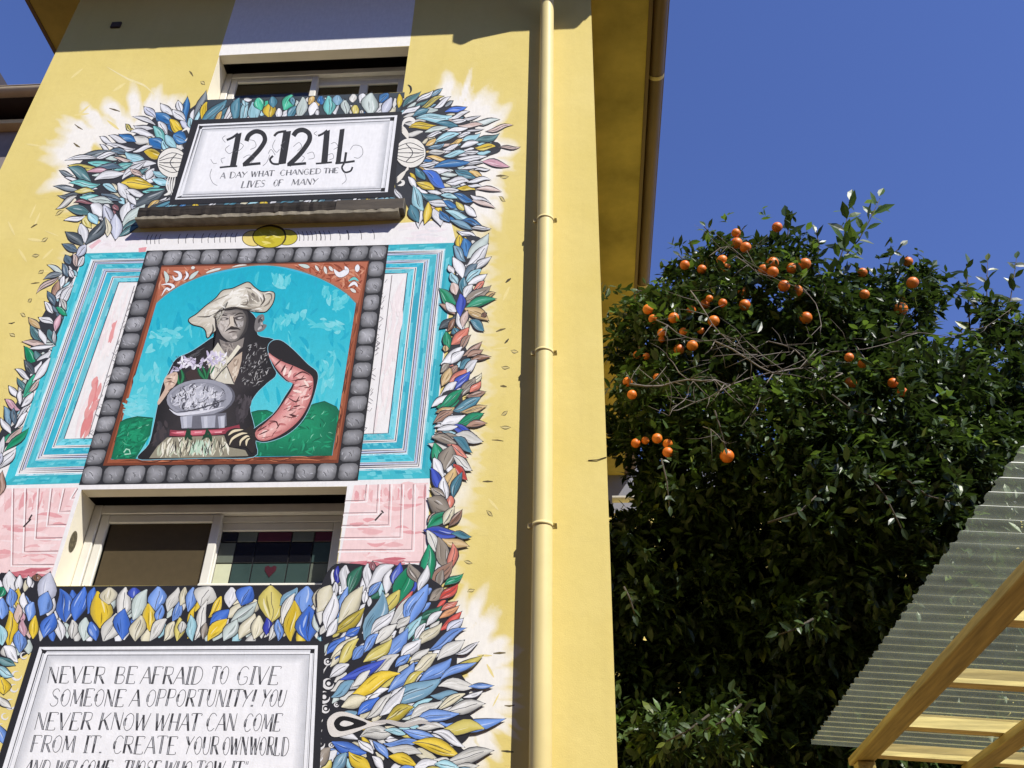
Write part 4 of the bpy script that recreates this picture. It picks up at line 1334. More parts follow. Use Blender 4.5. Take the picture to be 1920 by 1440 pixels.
FILLREG[0] = U2([(60, 862), (1660, 800), (1740, 890), (1000, 915), (-100, 935), (-60, 900)]); P.poly(FILLREG[0], (62, 72, 80))
leaves(P, U2, "10 932 190 878 40 T;120 915 200 880 30 B;255 932 258 886 54 Y;330 908 410 878 30 W;440 922 570 876 46 T;590 908 710 876 36 L;745 912 752 866 56 Y;790 895 840 868 32 W;860 900 970 866 40 T;1010 896 1090 866 34 W;1120 900 1190 860 36 T;"
 "1210 895 1300 860 36 W;1320 895 1380 862 34 T;1400 890 1450 860 30 W;1500 896 1504 850 60 Y;1560 890 1610 846 40 q;1640 890 1620 845 46 L;1700 885 1650 845 40 T", rng)
P.build('parapet_leaves', mural)

# upper right wreath
P = Paint()
rng = random.Random(33)
U3 = zc(600, 150, 4.8)
blob(P, [(740, 200), (880, 150), (1000, 150), (1120, 200), (1250, 280), (1330, 360), (1400, 440), (1400, 540), (1600, 560), (1620, 640), (1500, 690), (1400, 760), (1430, 880), (1400, 980), (1400, 1080), (1330, 1160), (1360, 1250), (1400, 1310), (1260, 1330), (1150, 1270), (1020, 1230), (860, 1250), (780, 1120), (680, 1000), (700, 600)], tr=U3)
leaves(P, U3, "755 235 898 112 56 E;875 195 1012 98 46 W;1005 145 1098 78 40 q;915 250 1105 152 48 y;1035 245 1168 155 46 W;1125 235 1198 188 36 G;745 305 895 228 46 W;845 325 975 265 62 T;1135 285 1310 243 52 U;885 342 1175 318 78 L;"
 "1165 342 1335 288 42 W;1265 348 1435 322 28 W;1385 372 1602 355 50 Q;1175 372 1315 362 42 W;815 428 1050 408 64 Y;1055 388 1240 412 58 T;1255 408 1455 400 42 P;1508 456 1724 410 40 P;955 468 1145 428 48 Q;1145 468 1325 432 42 W;1305 470 1465 442 22 W;"
 "965 508 1095 478 38 W;1045 555 1245 488 68 L;1235 512 1355 478 38 W;955 585 1045 528 48 o;1285 545 1435 478 58 L;1405 548 1600 483 58 E;1175 575 1285 538 42 o;975 615 1115 568 42 q;1115 625 1245 578 42 W;1275 608 1425 563 52 W;1405 610 1575 600 56 Y;"
 "1618 606 1792 600 30 P;980 655 1125 638 52 w;1125 685 1315 658 52 L;1295 655 1425 638 38 W;975 690 1165 722 42 o;1185 725 1485 688 54 W;895 770 1065 738 38 W;1045 785 1345 742 70 B;1325 765 1475 742 32 W;1475 738 1692 778 62 I;945 788 1175 818 54 W;"
 "1275 804 1425 788 32 W;1395 814 1525 804 26 W;935 825 1115 965 96 U;865 795 945 895 64 T;1095 852 1235 850 44 Q;1225 815 1395 885 74 T;1345 828 1465 885 48 o;1145 922 1335 918 70 W;795 875 865 975 54 W;875 925 1025 985 70 Y;1335 918 1525 902 42 W;"
 "1245 978 1395 992 48 Y;1335 950 1455 965 32 W;1418 985 1618 1002 42 P;1085 988 1245 990 48 W;845 965 935 1165 96 L;925 1018 1095 1075 64 T;1095 1038 1235 1065 48 L;1215 1025 1375 1085 64 B;675 975 735 1085 44 W;1365 1038 1525 1105 54 W;985 1098 1155 1145 64 W;"
 "1115 1088 1235 1135 54 B;1225 1098 1295 1175 54 y;1378 1088 1565 1150 42 P;1305 1128 1405 1225 64 W;820 1130 885 1275 92 T;942 1285 972 1105 76 Y;1025 1165 1082 1308 80 W;1085 1178 1165 1275 64 B;1145 1178 1395 1252 70 L;1185 1268 1365 1345 58 q;1285 1268 1465 1325 54 B;"
 "1365 1342 1530 1338 38 W;1245 1358 1405 1425 54 W", rng)
seedpod(P, U3, 815, 655, 135, 132, 1)
for a in range(5):
    P.line(smooth(U3([(735, 410+a*14), (765, 440+a*14), (800, 490+a*12)]), 4), 3.2, (238, 232, 220), True)
    P.line(smooth(U3([(800, 800-a*10), (740, 840+a*8), (690, 880+a*12)]), 4), 3.2, (238, 232, 220), True)
P.line(smooth(U3([(740, 420), (760, 370), (810, 350), (845, 370), (825, 395)]), 4), 8, (240, 236, 228), True)
P.line(smooth(U3([(700, 950), (740, 940), (750, 915), (725, 905)]), 4), 6, (240, 236, 228), True)
P.line(smooth(U3([(790, 40), (815, 60), (820, 95), (805, 120)]), 4), 3.4, INK, True)
P.build('leaf_wreath', mural)

# left garland
P = Paint()
rng = random.Random(34)
G1 = zc(0, 400, 4.8); G2 = zc(0, 650, 4.8)
FILLREG[0] = smooth(G1([(690, 360), (740, 400), (700, 500), (640, 640), (600, 800), (580, 920), (520, 1080), (430, 1250), (300, 1400), (250, 1330), (290, 1150), (340, 1000), (420, 850), (470, 700), (560, 540), (590, 420)]), 4, True); P.poly(FILLREG[0], BACK)
leaves(P, G1, "690 385 772 285 72 V;625 455 588 375 64 S;685 475 655 365 48 P;700 475 758 388 52 W;562 535 432 468 44 Q;615 565 562 455 60 S;662 575 618 508 48 W;552 545 402 592 48 G;522 588 342 714 44 P;578 568 533 665 48 W;525 615 468 775 64 n;"
 "642 615 498 775 64 W;652 665 538 835 74 W;485 825 428 705 58 S;475 895 402 798 54 W;595 915 505 845 54 g;595 865 538 775 48 w;355 1035 262 942 58 a;475 995 352 938 58 W;500 1055 545 915 58 I;365 1155 278 1015 70 E;405 1175 358 1045 54 W;495 1175 438 1045 70 E;"
 "495 1165 482 1055 34 W;415 1192 212 1158 54 P;485 1190 268 1216 38 W;312 1365 222 1205 80 g;375 1335 318 1235 64 E;325 1405 455 1245 64 W", rng)
FILLREG[0] = smooth(G2([(330, 130), (440, 110), (330, 320), (260, 480), (230, 640), (140, 780), (0, 960), (-60, 900), (40, 700), (150, 500), (210, 330), (240, 180)]), 4, True); P.poly(FILLREG[0], BACK)
leaves(P, G2, "305 245 222 125 64 D;265 295 142 206 48 W;225 405 158 285 48 E;212 445 305 255 74 h;305 295 445 105 64 W;165 455 82 355 54 W;262 405 345 295 44 P;180 515 192 395 48 W;198 535 295 415 60 W;175 565 52 476 58 I;92 705 38 545 64 q;132 695 128 555 58 S;"
 "158 645 265 540 44 W;138 725 245 595 48 W;92 775 12 645 58 W;58 855 195 725 64 P;58 925 245 745 64 g;0 1005 35 815 54 W;5 1085 135 925 74 W;-10 1330 20 1130 60 n;-30 1100 10 960 60 V", rng)
P.build('leaf_garland', mural)

# right garland
P = Paint()
rng = random.Random(35)
G3 = zc(650, 400, 4.114); G4 = zc(600, 700, 3.6)
FILLREG[0] = smooth(G3([(860, 190), (950, 170), (1040, 200), (1010, 320), (970, 440), (960, 540), (970, 620), (960, 760), (930, 860), (900, 980), (940, 1100), (900, 1220), (930, 1350), (860, 1420), (760, 1340), (780, 1180), (790, 1020), (840, 880), (820, 760), (830, 620), (840, 480), (830, 320)]), 4, True); P.poly(FILLREG[0], BACK)
leaves(P, G3, "870 275 870 165 62 Y;942 335 905 195 94 B;938 335 1085 165 94 Q;912 365 828 255 64 q;935 395 1085 245 84 W;995 435 1110 340 54 W;892 495 822 345 74 W;908 485 1005 395 64 S;822 465 788 398 44 W;852 545 808 455 54 L;925 535 1035 435 58 L;"
 "940 545 1075 472 54 W;898 615 906 495 64 T;842 625 812 535 64 P;908 645 975 555 64 W;978 595 1060 525 44 R;915 685 1100 565 84 t;1055 655 1145 615 44 a;842 695 722 585 84 g;935 725 1142 665 70 g;830 775 720 702 48 n;842 755 768 685 58 W;915 738 1085 825 80 a;"
 "1038 795 1080 768 32 N;897 895 858 765 70 W;898 875 932 755 54 P;830 795 722 885 56 D;780 905 835 815 44 N;878 785 874 625 70 b;958 828 1055 905 64 T;828 885 855 935 60 T;792 1045 768 915 64 g;815 1005 935 885 84 R;760 1065 760 1015 44 a;878 1045 955 945 48 n;"
 "735 1155 885 1035 74 W;905 1095 1035 995 48 n;815 1155 905 1065 64 W;935 1105 1045 1055 48 n;965 1135 1105 1108 42 N;878 1195 955 1125 64 T;895 1225 1005 1135 64 W;728 1225 795 1165 54 t;798 1235 855 1175 54 n;738 1325 795 1195 74 a;795 1315 915 1205 84 R;"
 "965 1315 1035 1235 44 C;838 1355 945 1225 74 b;895 1405 985 1275 74 t;955 1375 1030 1295 54 R;925 1405 1065 1378 48 n;715 1415 845 1305 64 W", rng)
FILLREG[0] = smooth(G4([(830, 130), (950, 120), (960, 260), (940, 360), (930, 480), (900, 600), (910, 720), (890, 850), (880, 960), (840, 1060), (880, 1200), (870, 1350), (760, 1420), (720, 1300), (740, 1100), (780, 980), (760, 830), (790, 680), (790, 520), (800, 380), (810, 240)]), 4, True); P.poly(FILLREG[0], BACK)
leaves(P, G4, "808 232 955 115 64 g;910 248 1075 166 74 T;788 262 905 228 44 a;955 258 1115 222 44 a;775 332 895 262 58 n;825 342 975 282 64 W;925 348 1095 275 74 g;995 358 1120 338 44 n;885 362 1045 414 64 b;795 382 925 358 38 W;785 398 925 432 48 t;925 418 1090 458 70 w;"
 "765 438 915 474 58 t;905 438 1020 530 58 T;865 488 990 564 54 R;837 625 776 475 80 g;848 645 885 495 104 t;905 558 1020 650 64 w;842 695 770 575 64 W;905 618 990 715 58 X;822 795 752 645 64 b;868 825 908 645 84 a;903 835 958 675 58 T;857 855 838 705 64 W;"
 "842 835 748 778 54 t;882 905 882 825 54 R;735 850 875 925 116 t;728 1005 775 938 44 n;735 1045 875 935 74 g;838 1015 905 905 64 C;876 1025 955 925 48 N;715 1060 940 1072 80 b;895 1083 1016 1102 44 T;835 1118 996 1164 64 a;782 1205 722 1065 64 w;"
 "842 1305 798 1115 84 t;878 1325 892 1155 64 R;755 1425 885 1275 84 n;752 1375 735 1165 94 g;848 1425 960 1355 48 g;800 1440 830 1330 50 t", rng)
P.build('leaf_garland', mural)

# lower wreath: the strip along the parapet top, the left tuft and the large right tuft
P = Paint()
rng = random.Random(36)
B1 = zc(0, 880, 2.743); B2 = zc(580, 1040, 3.6)
FILLREG[0] = B1([(264, 602), (1704, 593), (1690, 900), (150, 905)]); P.poly(FILLREG[0], (36, 36, 42))
leaves(P, B1, "332 775 306 622 82 U;388 772 432 612 74 U;452 735 485 612 58 U;512 805 500 635 106 Y;560 690 562 608 84 C;606 755 645 612 74 w;690 665 690 607 64 b;688 765 755 625 74 Q;800 730 812 607 86 c;866 725 914 610 54 w;770 825 762 695 64 Y;"
 "820 785 832 698 44 c;888 775 925 675 44 c;928 695 952 607 44 C;968 725 994 610 54 c;1036 700 1085 608 108 w;1005 865 1065 685 50 w;1076 755 1135 655 44 Y;1085 805 1175 725 60 U;1180 705 1190 608 64 W;1245 695 1292 606 90 U;1195 778 1315 685 64 Q;"
 "1390 778 1392 606 134 y;1446 695 1525 610 54 q;1570 738 1580 606 94 c;1456 785 1515 645 50 w;1498 875 1512 685 74 Y;1590 876 1590 712 114 U;1650 738 1662 608 84 C;288 784 285 725 28 W;312 875 298 775 54 W;370 866 370 775 50 w;430 876 442 765 64 Q;"
 "492 876 468 785 54 U;535 876 595 745 84 w;630 866 642 725 80 U;698 876 724 755 74 C;775 876 856 775 54 w;846 876 895 785 54 C;910 876 922 765 54 y;990 876 980 755 50 L;1075 876 1166 775 60 Y;1155 876 1215 775 64 Q;1236 866 1305 745 64 C;1308 866 1332 755 64 C;"
 "1370 846 1370 765 44 d;1386 876 1434 785 40 w;1430 876 1430 775 44 c;1642 836 1618 745 44 Q;930 840 935 780 40 w;1045 870 1060 790 36 t", rng)
FILLREG[0] = smooth(B1([(-20, 560), (120, 560), (260, 560), (275, 700), (230, 860), (120, 960), (-30, 980)]), 4, True); P.poly(FILLREG[0], (40, 40, 46))
leaves(P, B1, "52 645 48 528 70 W;95 625 102 545 40 W;150 605 145 548 30 W;190 575 190 538 44 N;208 685 255 538 94 V;95 725 96 615 48 Y;130 725 124 635 38 W;148 775 174 685 54 c;208 745 244 635 74 c;10 765 14 665 64 c;60 705 50 615 54 c;45 905 46 735 64 Y;90 785 90 695 40 P;"
 "100 935 106 825 64 c;125 855 120 775 40 I;170 865 182 755 48 Y;228 858 274 745 74 U;-5 655 15 605 50 g;52 965 28 905 64 w;10 900 -10 800 60 L", rng)
FILLREG[0] = smooth(B2([(150, 80), (300, 60), (450, 80), (600, 70), (740, 70), (820, 160), (900, 220), (940, 330), (930, 450), (980, 560), (1000, 650), (1000, 760), (1060, 860), (1080, 950), (1060, 1050), (1120, 1130), (1080, 1220), (1020, 1290), (1090, 1360), (1080, 1450), (1000, 1600), (0, 1600), (30, 1000), (90, 600), (60, 300)]), 4, True); P.poly(FILLREG[0], (38, 38, 44))
leaves(P, B2, "180 195 196 78 48 d;218 235 246 76 80 W;272 255 354 86 80 k;390 245 396 66 60 W;432 105 430 45 42 m;402 215 566 80 84 W;520 255 557 105 60 W;588 215 612 62 74 b;598 325 672 85 116 g;732 185 678 62 74 t;738 235 792 75 60 W;180 285 175 185 44 W;162 425 254 225 66 c;"
 "370 325 376 240 44 W;406 275 484 185 50 c;58 375 142 215 116 C;118 495 162 265 86 W;206 445 354 225 106 C;496 405 604 245 76 y;378 555 484 265 116 q;166 520 360 364 76 z;118 545 182 435 56 W;426 525 565 385 70 W;556 455 684 285 86 w;676 475 794 215 112 c;756 435 886 346 64 k;"
 "816 305 904 226 64 t;886 295 996 200 60 X;896 375 996 316 44 R;886 425 1006 346 44 O;886 505 1020 390 54 X;796 475 894 385 50 W;596 495 674 415 54 w;646 595 754 425 66 L;716 565 784 465 50 W;746 605 886 465 70 C;936 535 1034 435 60 V;826 635 1046 505 66 c;456 595 586 475 66 w;"
 "516 695 656 505 86 c;366 655 464 540 60 c;376 715 546 575 80 y;626 695 746 575 80 W;126 665 236 555 66 U;246 545 336 486 54 U;156 695 316 555 64 C;206 735 330 575 74 y;296 705 364 615 64 c;686 715 806 636 50 w;876 705 1036 585 80 w;996 665 1136 592 38 W;696 785 856 675 76 C;"
 "586 755 676 675 54 c;386 855 596 685 96 w;226 835 496 712 70 b;756 845 946 705 86 c;916 795 1156 686 60 y;541 915 696 735 80 c;636 895 766 795 54 y;296 885 406 785 54 w;146 825 266 745 66 W;296 945 596 815 92 Y;576 1015 876 845 116 q;896 845 1116 735 54 c;886 890 1106 890 76 w;"
 "1086 890 1236 884 38 c;156 955 296 855 66 q;226 1025 376 965 86 C;336 1075 466 965 66 U;396 1095 546 945 66 w;486 1075 636 905 70 W;876 1045 1046 945 54 C;936 1060 1170 1010 86 w;1046 962 1166 918 32 W;696 1105 886 995 70 w;526 1115 696 1035 86 z;726 1132 996 1078 80 c;"
 "916 1140 1296 1108 80 c;896 1190 1166 1180 90 y;636 1140 796 1128 38 w;736 1170 906 1170 48 w;646 1186 856 1244 60 c;846 1206 1036 1294 60 W;356 1230 556 1198 94 w;516 1186 646 1212 44 L;516 1272 736 1264 60 c;716 1276 996 1354 96 Y;926 1402 1222 1328 90 w;166 1266 376 1334 86 U;"
 "336 1256 426 1344 54 W;436 1266 526 1374 54 c;536 1306 746 1342 70 w;546 1366 716 1424 74 Y;276 1336 406 1446 86 Y;426 1366 496 1446 54 W;716 1434 856 1396 84 W;856 1416 1006 1434 64 L;1006 1428 1136 1424 40 w;160 1440 250 1340 80 q;40 1440 140 1310 90 t;"
 "560 1500 700 1440 70 c;300 1520 460 1450 80 w;720 1520 900 1460 80 y;940 1500 1100 1450 70 q", rng)
# the drop-shaped eye and the small white scrolls beside the lettered panel
P.line(smooth(B2([(380, 1140), (520, 1125), (640, 1150), (760, 1130), (880, 1160)]), 5), 9, (196, 190, 184), True)
P.poly(smooth(B2([(120, 1130), (170, 1070), (260, 1065), (420, 1130), (520, 1140), (400, 1165), (260, 1215), (150, 1225)]), 5, True), (226, 220, 212))
P.poly(smooth(B2([(165, 1140), (200, 1095), (270, 1095), (390, 1140), (280, 1180), (200, 1190)]), 5, True), (24, 22, 26))
P.poly(smooth(B2([(205, 1145), (235, 1120), (300, 1140), (240, 1160)]), 5, True), (232, 228, 222))
for (x, y, r) in ((125, 722, 22), (130, 870, 34), (100, 960, 38), (185, 1012, 15), (65, 1110, 25), (60, 1180, 25), (66, 1275, 38), (150, 1285, 16), (60, 1365, 30), (52, 1420, 26), (110, 1040, 26)):
    c0 = B2([(x, y)])[0]; rr = r/3.6
    ring = [(c0[0]+math.cos(a*math.pi/8)*rr, c0[1]+math.sin(a*math.pi/8)*rr*0.95) for a in range(17)]
    P.line(ring[:14], rr*0.62, (232, 230, 228), True)
    P.poly([(c0[0]+math.cos(a*math.pi/5)*rr*0.4, c0[1]+math.sin(a*math.pi/5)*rr*0.4) for a in range(10)], (236, 234, 232))
P.line(smooth(B2([(125, 745), (95, 790), (90, 840)]), 4), 2.6, (226, 224, 222), True)
for (x, y, r) in ((135, 268, 18), (95, 380, 26), (60, 540, 28), (28, 610, 18), (10, 670, 20), (80, 450, 22), (8, 740, 16), (4, 830, 22)):
    c0 = zc(0, 1140, 3)([(x, y)])[0]; rr = r/3
    ring = [(c0[0]+math.cos(a*math.pi/8)*rr, c0[1]+math.sin(a*math.pi/8)*rr*0.95) for a in range(17)]
    P.line(ring[:14], rr*0.55, (232, 230, 228), True)
FILLREG[0] = None
leaves(P, zc(0, 1140, 3), "95 300 20 220 60 W;80 320 -10 270 46 E;70 380 -20 330 50 L;20 480 10 390 80 Y;60 560 0 500 40 w;20 760 -20 650 60 c", rng)
P.build('leaf_wreath', mural)

# ---- lettered plaques
P = Paint()
rng = random.Random(41)
FONT = {
 'A': [([(0, 0), (.42, 1)], 1), ([(.42, 1), (.78, 0)], 2), ([(.14, .36), (.64, .36)], 1)],
 'B': [([(.1, 0), (.1, 1)], 2), ([(.1, 1), (.55, .95), (.6, .75), (.5, .55), (.1, .52)], 1), ([(.1, .52), (.6, .48), (.7, .25), (.55, .02), (.1, 0)], 1)],
 'C': [([(.7, .85), (.5, 1), (.25, .95), (.08, .6), (.08, .35), (.25, .03), (.5, 0), (.7, .15)], 1), ([(.12, .7), (.07, .5), (.12, .25)], 2)],
 'D': [([(.1, 0), (.1, 1)], 2), ([(.0, 1), (.45, .98), (.72, .7), (.72, .3), (.45, .02), (0, 0)], 1)],
 'E': [([(.12, 0), (.12, 1)], 2), ([(.02, 1), (.65, 1), (.66, .88)], 1), ([(.12, .52), (.5, .52)], 1), ([(.02, 0), (.65, 0), (.68, .14)], 1)],
 'F': [([(.12, 0), (.12, 1)], 2), ([(.02, 1), (.65, 1), (.66, .88)], 1), ([(.12, .54), (.5, .54)], 1)],
 'G': [([(.7, .85), (.5, 1), (.25, .95), (.08, .6), (.08, .35), (.25, .03), (.5, 0), (.7, .12), (.7, .42), (.45, .42)], 1), ([(.12, .7), (.07, .5), (.12, .25)], 2)],
 'H': [([(.1, 0), (.1, 1)], 2), ([(.68, 0), (.68, 1)], 2), ([(.1, .5), (.68, .5)], 1)],
 'I': [([(.2, 0), (.2, 1)], 2), ([(.05, 1), (.4, 1)], 1), ([(.05, 0), (.4, 0)], 1)],
 'K': [([(.1, 0), (.1, 1)], 2), ([(.68, 1), (.12, .45)], 1), ([(.3, .6), (.72, 0)], 2)],
 'L': [([(.12, 0), (.12, 1)], 2), ([(.02, 0), (.6, 0), (.64, .14)], 1)],
 'M': [([(.05, 0), (.1, 1)], 1), ([(.1, 1), (.45, .15)], 2), ([(.45, .15), (.8, 1)], 1), ([(.8, 1), (.88, 0)], 2)],
 'N': [([(.08, 0), (.08, 1)], 1), ([(.08, 1), (.68, 0)], 2), ([(.68, 0), (.68, 1)], 1)],
 'O': [([(.38, 1), (.15, .85), (.06, .5), (.15, .15), (.38, 0), (.62, .15), (.7, .5), (.62, .85), (.38, 1)], 1), ([(.12, .72), (.07, .5), (.12, .28)], 2)],
 'P': [([(.1, 0), (.1, 1)], 2), ([(.0, 1), (.55, .97), (.66, .76), (.55, .52), (.1, .48)], 1)],
 'R': [([(.1, 0), (.1, 1)], 2), ([(.0, 1), (.55, .97), (.64, .76), (.55, .55), (.1, .5)], 1), ([(.35, .5), (.72, 0)], 2)],
 'S': [([(.62, .85), (.45, 1), (.2, .95), (.1, .75), (.3, .55), (.55, .42), (.64, .22), (.5, .02), (.2, 0), (.04, .15)], 1), ([(.25, .6), (.55, .4)], 2)],
 'T': [([(.36, 0), (.36, 1)], 2), ([(0, .88), (.02, 1), (.72, 1), (.74, .88)], 1)],
 'U': [([(.1, 1), (.1, .3), (.25, .03), (.5, .03), (.66, .3), (.66, 1)], 1), ([(.1, 1), (.1, .35)], 2)],
 'V': [([(.02, 1), (.36, 0)], 2), ([(.36, 0), (.72, 1)], 1)],
 'W': [([(.0, 1), (.24, 0)], 2), ([(.24, 0), (.48, .9)], 1), ([(.48, .9), (.7, 0)], 2), ([(.7, 0), (.98, 1)], 1)],
 'Y': [([(.02, 1), (.36, .5)], 2), ([(.74, 1), (.36, .5), (.2, 0)], 1)],
 '.': [([(.1, 0), (.1, .08)], 2)], ',': [([(.14, .1), (.06, -.12)], 2)], '!': [([(.1, .3), (.14, 1)], 2), ([(.1, 0), (.1, .1)], 2)],
 '"': [([(.1, 1), (.08, .78)], 1), ([(.25, 1), (.23, .78)], 1)]}
WID = {'I': .45, '.': .25, ',': .25, '!': .28, '"': .35, 'M': .98, 'W': 1.04}


def lettering(P, tr, base, top, words, thin=1.1, stem=3.0, ink=(46, 46, 50)):
    (bx0, by0), (bx1, by1) = base; (tx0, ty0), (tx1, ty1) = top

    def pos(x, v):
        t = (x-bx0)/(bx1-bx0)
        b_ = (x, by0+(by1-by0)*t); T_ = (tx0+(tx1-tx0)*t, ty0+(ty1-ty0)*t)
        return tr([(b_[0]+(T_[0]-b_[0])*v, b_[1]+(T_[1]-b_[1])*v)])[0]
    for word, xa, xb in words:
        tot = sum(WID.get(ch, .8) for ch in word)
        k = (xb-xa)/tot
        x = xa
        for ch in word:
            jx, jy = rng.uniform(-0.02, 0.02), rng.uniform(-0.02, 0.02)
            for st, wgt in FONT[ch]:
                q = [pos(x+(px_+jx)*k*0.95, py_+jy) for px_, py_ in st]
                if len(q) > 2: q = smooth(q, 4)
                if wgt == 1: P.line(q, thin, ink)
                else:
                    # shaded open stem: a grey core between two thin lines, heavier at one end
                    o = stem/2
                    P.line(q, stem, mixr((205, 206, 210), ink, rng.uniform(0.05, 0.3)))
                    P.line([(a-o, b_) for a, b_ in q], thin, ink); P.line([(a+o, b_) for a, b_ in q], thin*1.1, ink)
                    m_ = ((q[0][0]+q[-1][0])/2, (q[0][1]+q[-1][1])/2)
                    if rng.random() < 0.75:
                        e = q[0] if rng.random() < 0.6 else q[-1]
                        P.line([e, lerp2(e, m_, 0.5), lerp2(e, m_, 1.1)], stem*0.95, mixr(ink, (120, 120, 124), rng.uniform(0, 0.5)), True)
            x += WID.get(ch, .8)*k


def plaque(P, band, border, field):
    P.poly(band, (40, 40, 45))
    P.poly(border, (242, 242, 244))
    q = nest(border, field, 0.42); P.line(q+q[:1], 2.4, (58, 58, 63))
    q = nest(border, field, 0.58); P.line(q+q[:1], 1.6, (168, 170, 176))
    q = nest(border, field, 0.96); P.line(q+q[:1], 1.5, (70, 70, 76))
    cx = sum(p[0] for p in field)/4; cy = sum(p[1] for p in field)/4
    P.poly(field, (206, 207, 211))
    for i in range(1, 7):
        t = i/6*0.07
        c = mixr((206, 207, 211), (246, 245, 246), i/6)
        P.poly([(x+(cx-x)*t, y+(cy-y)*t*1.3) for x, y in field], c)
    for i in range(4):
        # dark mitre squares at the corners
        a = border[i]; b_ = field[i]
        c = lerp2(a, b_, 0.62); s = 5.2
        ux = lerp2(border[i], border[(i+1) % 4], 0.012); uy = lerp2(border[i], border[(i-1) % 4], 0.03)
        P.poly([lerp2(a, b_, 0.2), (c[0]+s*0.8, c[1]-s*0.4), (c[0]+s*0.1, c[1]+s*0.6), (c[0]-s*0.9, c[1]+s*0.2)] if i in (0, 3) else [(c[0]-s*0.7, c[1]-s*0.6), (c[0]+s*0.8, c[1]-s*0.7), (c[0]+s*0.6, c[1]+s*0.7), (c[0]-s*0.9, c[1]+s*0.7)], (34, 34, 38))


plaque(P, [(361, 225), (754, 209), (738, 369), (317, 384)], [(372, 233), (745, 216), (727, 360), (328, 374)], [(380, 243), (730, 227), (713, 353), (343, 365)])
# the date, in heavy old-style figures with thin scrolls
INKD = (48, 48, 52)
for q in ([(545, 392), (588, 378), (546, 622), (502, 624)], [(888, 372), (944, 366), (906, 602), (850, 610)], [(1182, 374), (1224, 358), (1206, 592), (1160, 594)], [(1295, 356), (1330, 350), (1300, 596), (1264, 600)]):
    P.poly(U2(q), INKD)
for pts, w in (([(480, 432), (520, 415), (562, 385)], 4.5), ([(430, 630), (490, 624), (556, 620)], 3.4), ([(622, 440), (640, 398), (688, 370), (738, 384), (756, 430), (728, 485), (676, 545), (604, 612)], 8.5), ([(596, 614), (660, 606), (724, 600)], 5),
               ([(822, 404), (850, 378), (910, 368)], 4.5), ([(856, 606), (812, 602), (792, 572), (814, 546)], 4), ([(960, 402), (986, 370), (1030, 360), (1072, 385), (1076, 432), (1040, 492), (992, 550), (926, 612)], 9), ([(916, 612), (980, 606), (1052, 600)], 5),
               ([(1138, 402), (1170, 388), (1204, 362)], 4), ([(1122, 602), (1180, 598), (1238, 592)], 3.4), ([(1262, 600), (1330, 594), (1402, 584)], 4), ([(1340, 520), (1334, 560), (1328, 600)], 4.5), ([(1326, 600), (1310, 632), (1332, 664), (1372, 655), (1386, 626)], 3.4)):
    P.line(smooth(U2(pts), 5), w, INKD)
for pts in ([(1370, 502), (1396, 470), (1448, 480), (1460, 530), (1430, 562), (1396, 556)], [(365, 570), (385, 600), (410, 598)], [(372, 640), (360, 690), (380, 740), (412, 760)], [(830, 430), (810, 480), (838, 520), (860, 500)], [(500, 470), (470, 500), (500, 530), (540, 500)], [(640, 430), (680, 440), (690, 480), (650, 500)],
            [(960, 480), (1000, 450), (1020, 480), (990, 510)], [(1060, 530), (1100, 520), (1110, 560), (1070, 570)], [(1130, 400), (1110, 385), (1130, 370)], [(1230, 460), (1260, 450), (1280, 480), (1250, 500)], [(1330, 670), (1340, 720), (1310, 750)], [(470, 400), (450, 420), (470, 450)], [(600, 560), (640, 540), (680, 560), (650, 600)],
            [(780, 530), (800, 500), (830, 540)], [(540, 520), (580, 500), (600, 470), (570, 450)], [(1210, 540), (1240, 530), (1250, 560), (1220, 575)], [(450, 600), (440, 570), (470, 560)], [(1010, 540), (1040, 560), (1020, 590)], [(740, 620), (770, 590), (790, 540)], [(900, 440), (870, 470), (890, 500)]):
    P.line(smooth(U2(pts), 6), 0.9, (104, 104, 110))
lettering(P, U2, ((400, 712), (1285, 668)), ((408, 668), (1290, 632)), (('A', 432, 470), ('DAY', 500, 628), ('WHAT', 655, 822), ('CHANGED', 862, 1160), ('THE', 1178, 1285)), 0.9, 1.7, (84, 84, 90))
lettering(P, U2, ((575, 776), (1140, 752)), ((590, 728), (1150, 708)), (('LIVES', 580, 756), ('OF', 812, 882), ('MANY', 945, 1138)), 0.9, 1.7, (84, 84, 90))
# the lower panel
B3 = zc(0, 1140, 3)
plaque(P, [(66, 1202), (609, 1202), (594, 1600), (-58, 1600)], [(74, 1213), (596, 1210), (580, 1585), (-40, 1585)], [(90, 1229), (580, 1228), (560, 1572), (-12, 1572)])
for base, top, words in ((((262, 422), (1555, 432)), ((278, 330), (1580, 330)), (('NEVER', 262, 590), ('BE', 640, 765), ('AFRAID', 785, 1135), ('TO', 1178, 1280), ('GIVE', 1325, 1570))),
                         (((272, 552), (1590, 556)), ((292, 456), (1615, 460)), (('SOMEONE', 274, 700), ('A', 722, 785), ('OPPORTUNITY!', 815, 1428), ('YOU', 1462, 1600))),
                         (((187, 684), (1572, 694)), ((212, 586), (1592, 596)), (('NEVER', 188, 515), ('KNOW', 550, 835), ('WHAT', 865, 1122), ('CAN', 1152, 1325), ('COME', 1365, 1580))),
                         (((165, 812), (1620, 830)), ((188, 718), (1632, 726)), (('FROM', 166, 418), ('IT.', 462, 575), ('CREATE', 627, 995), ('YOUR', 1036, 1230), ('OWN', 1248, 1392), ('WORLD', 1402, 1622))),
                         (((115, 945), (1372, 950)), ((150, 855), (1392, 862)), (('AND', 120, 265), ('WELCOME', 298, 615), ('THOSE', 680, 890), ('WHO', 915, 1072), ('TOW', 1090, 1255), ('IT"', 1285, 1385)))):
    lettering(P, B3, base, top, words, 1.15, 3.0, (52, 52, 56))
P.build('lettered_plaques', mural)

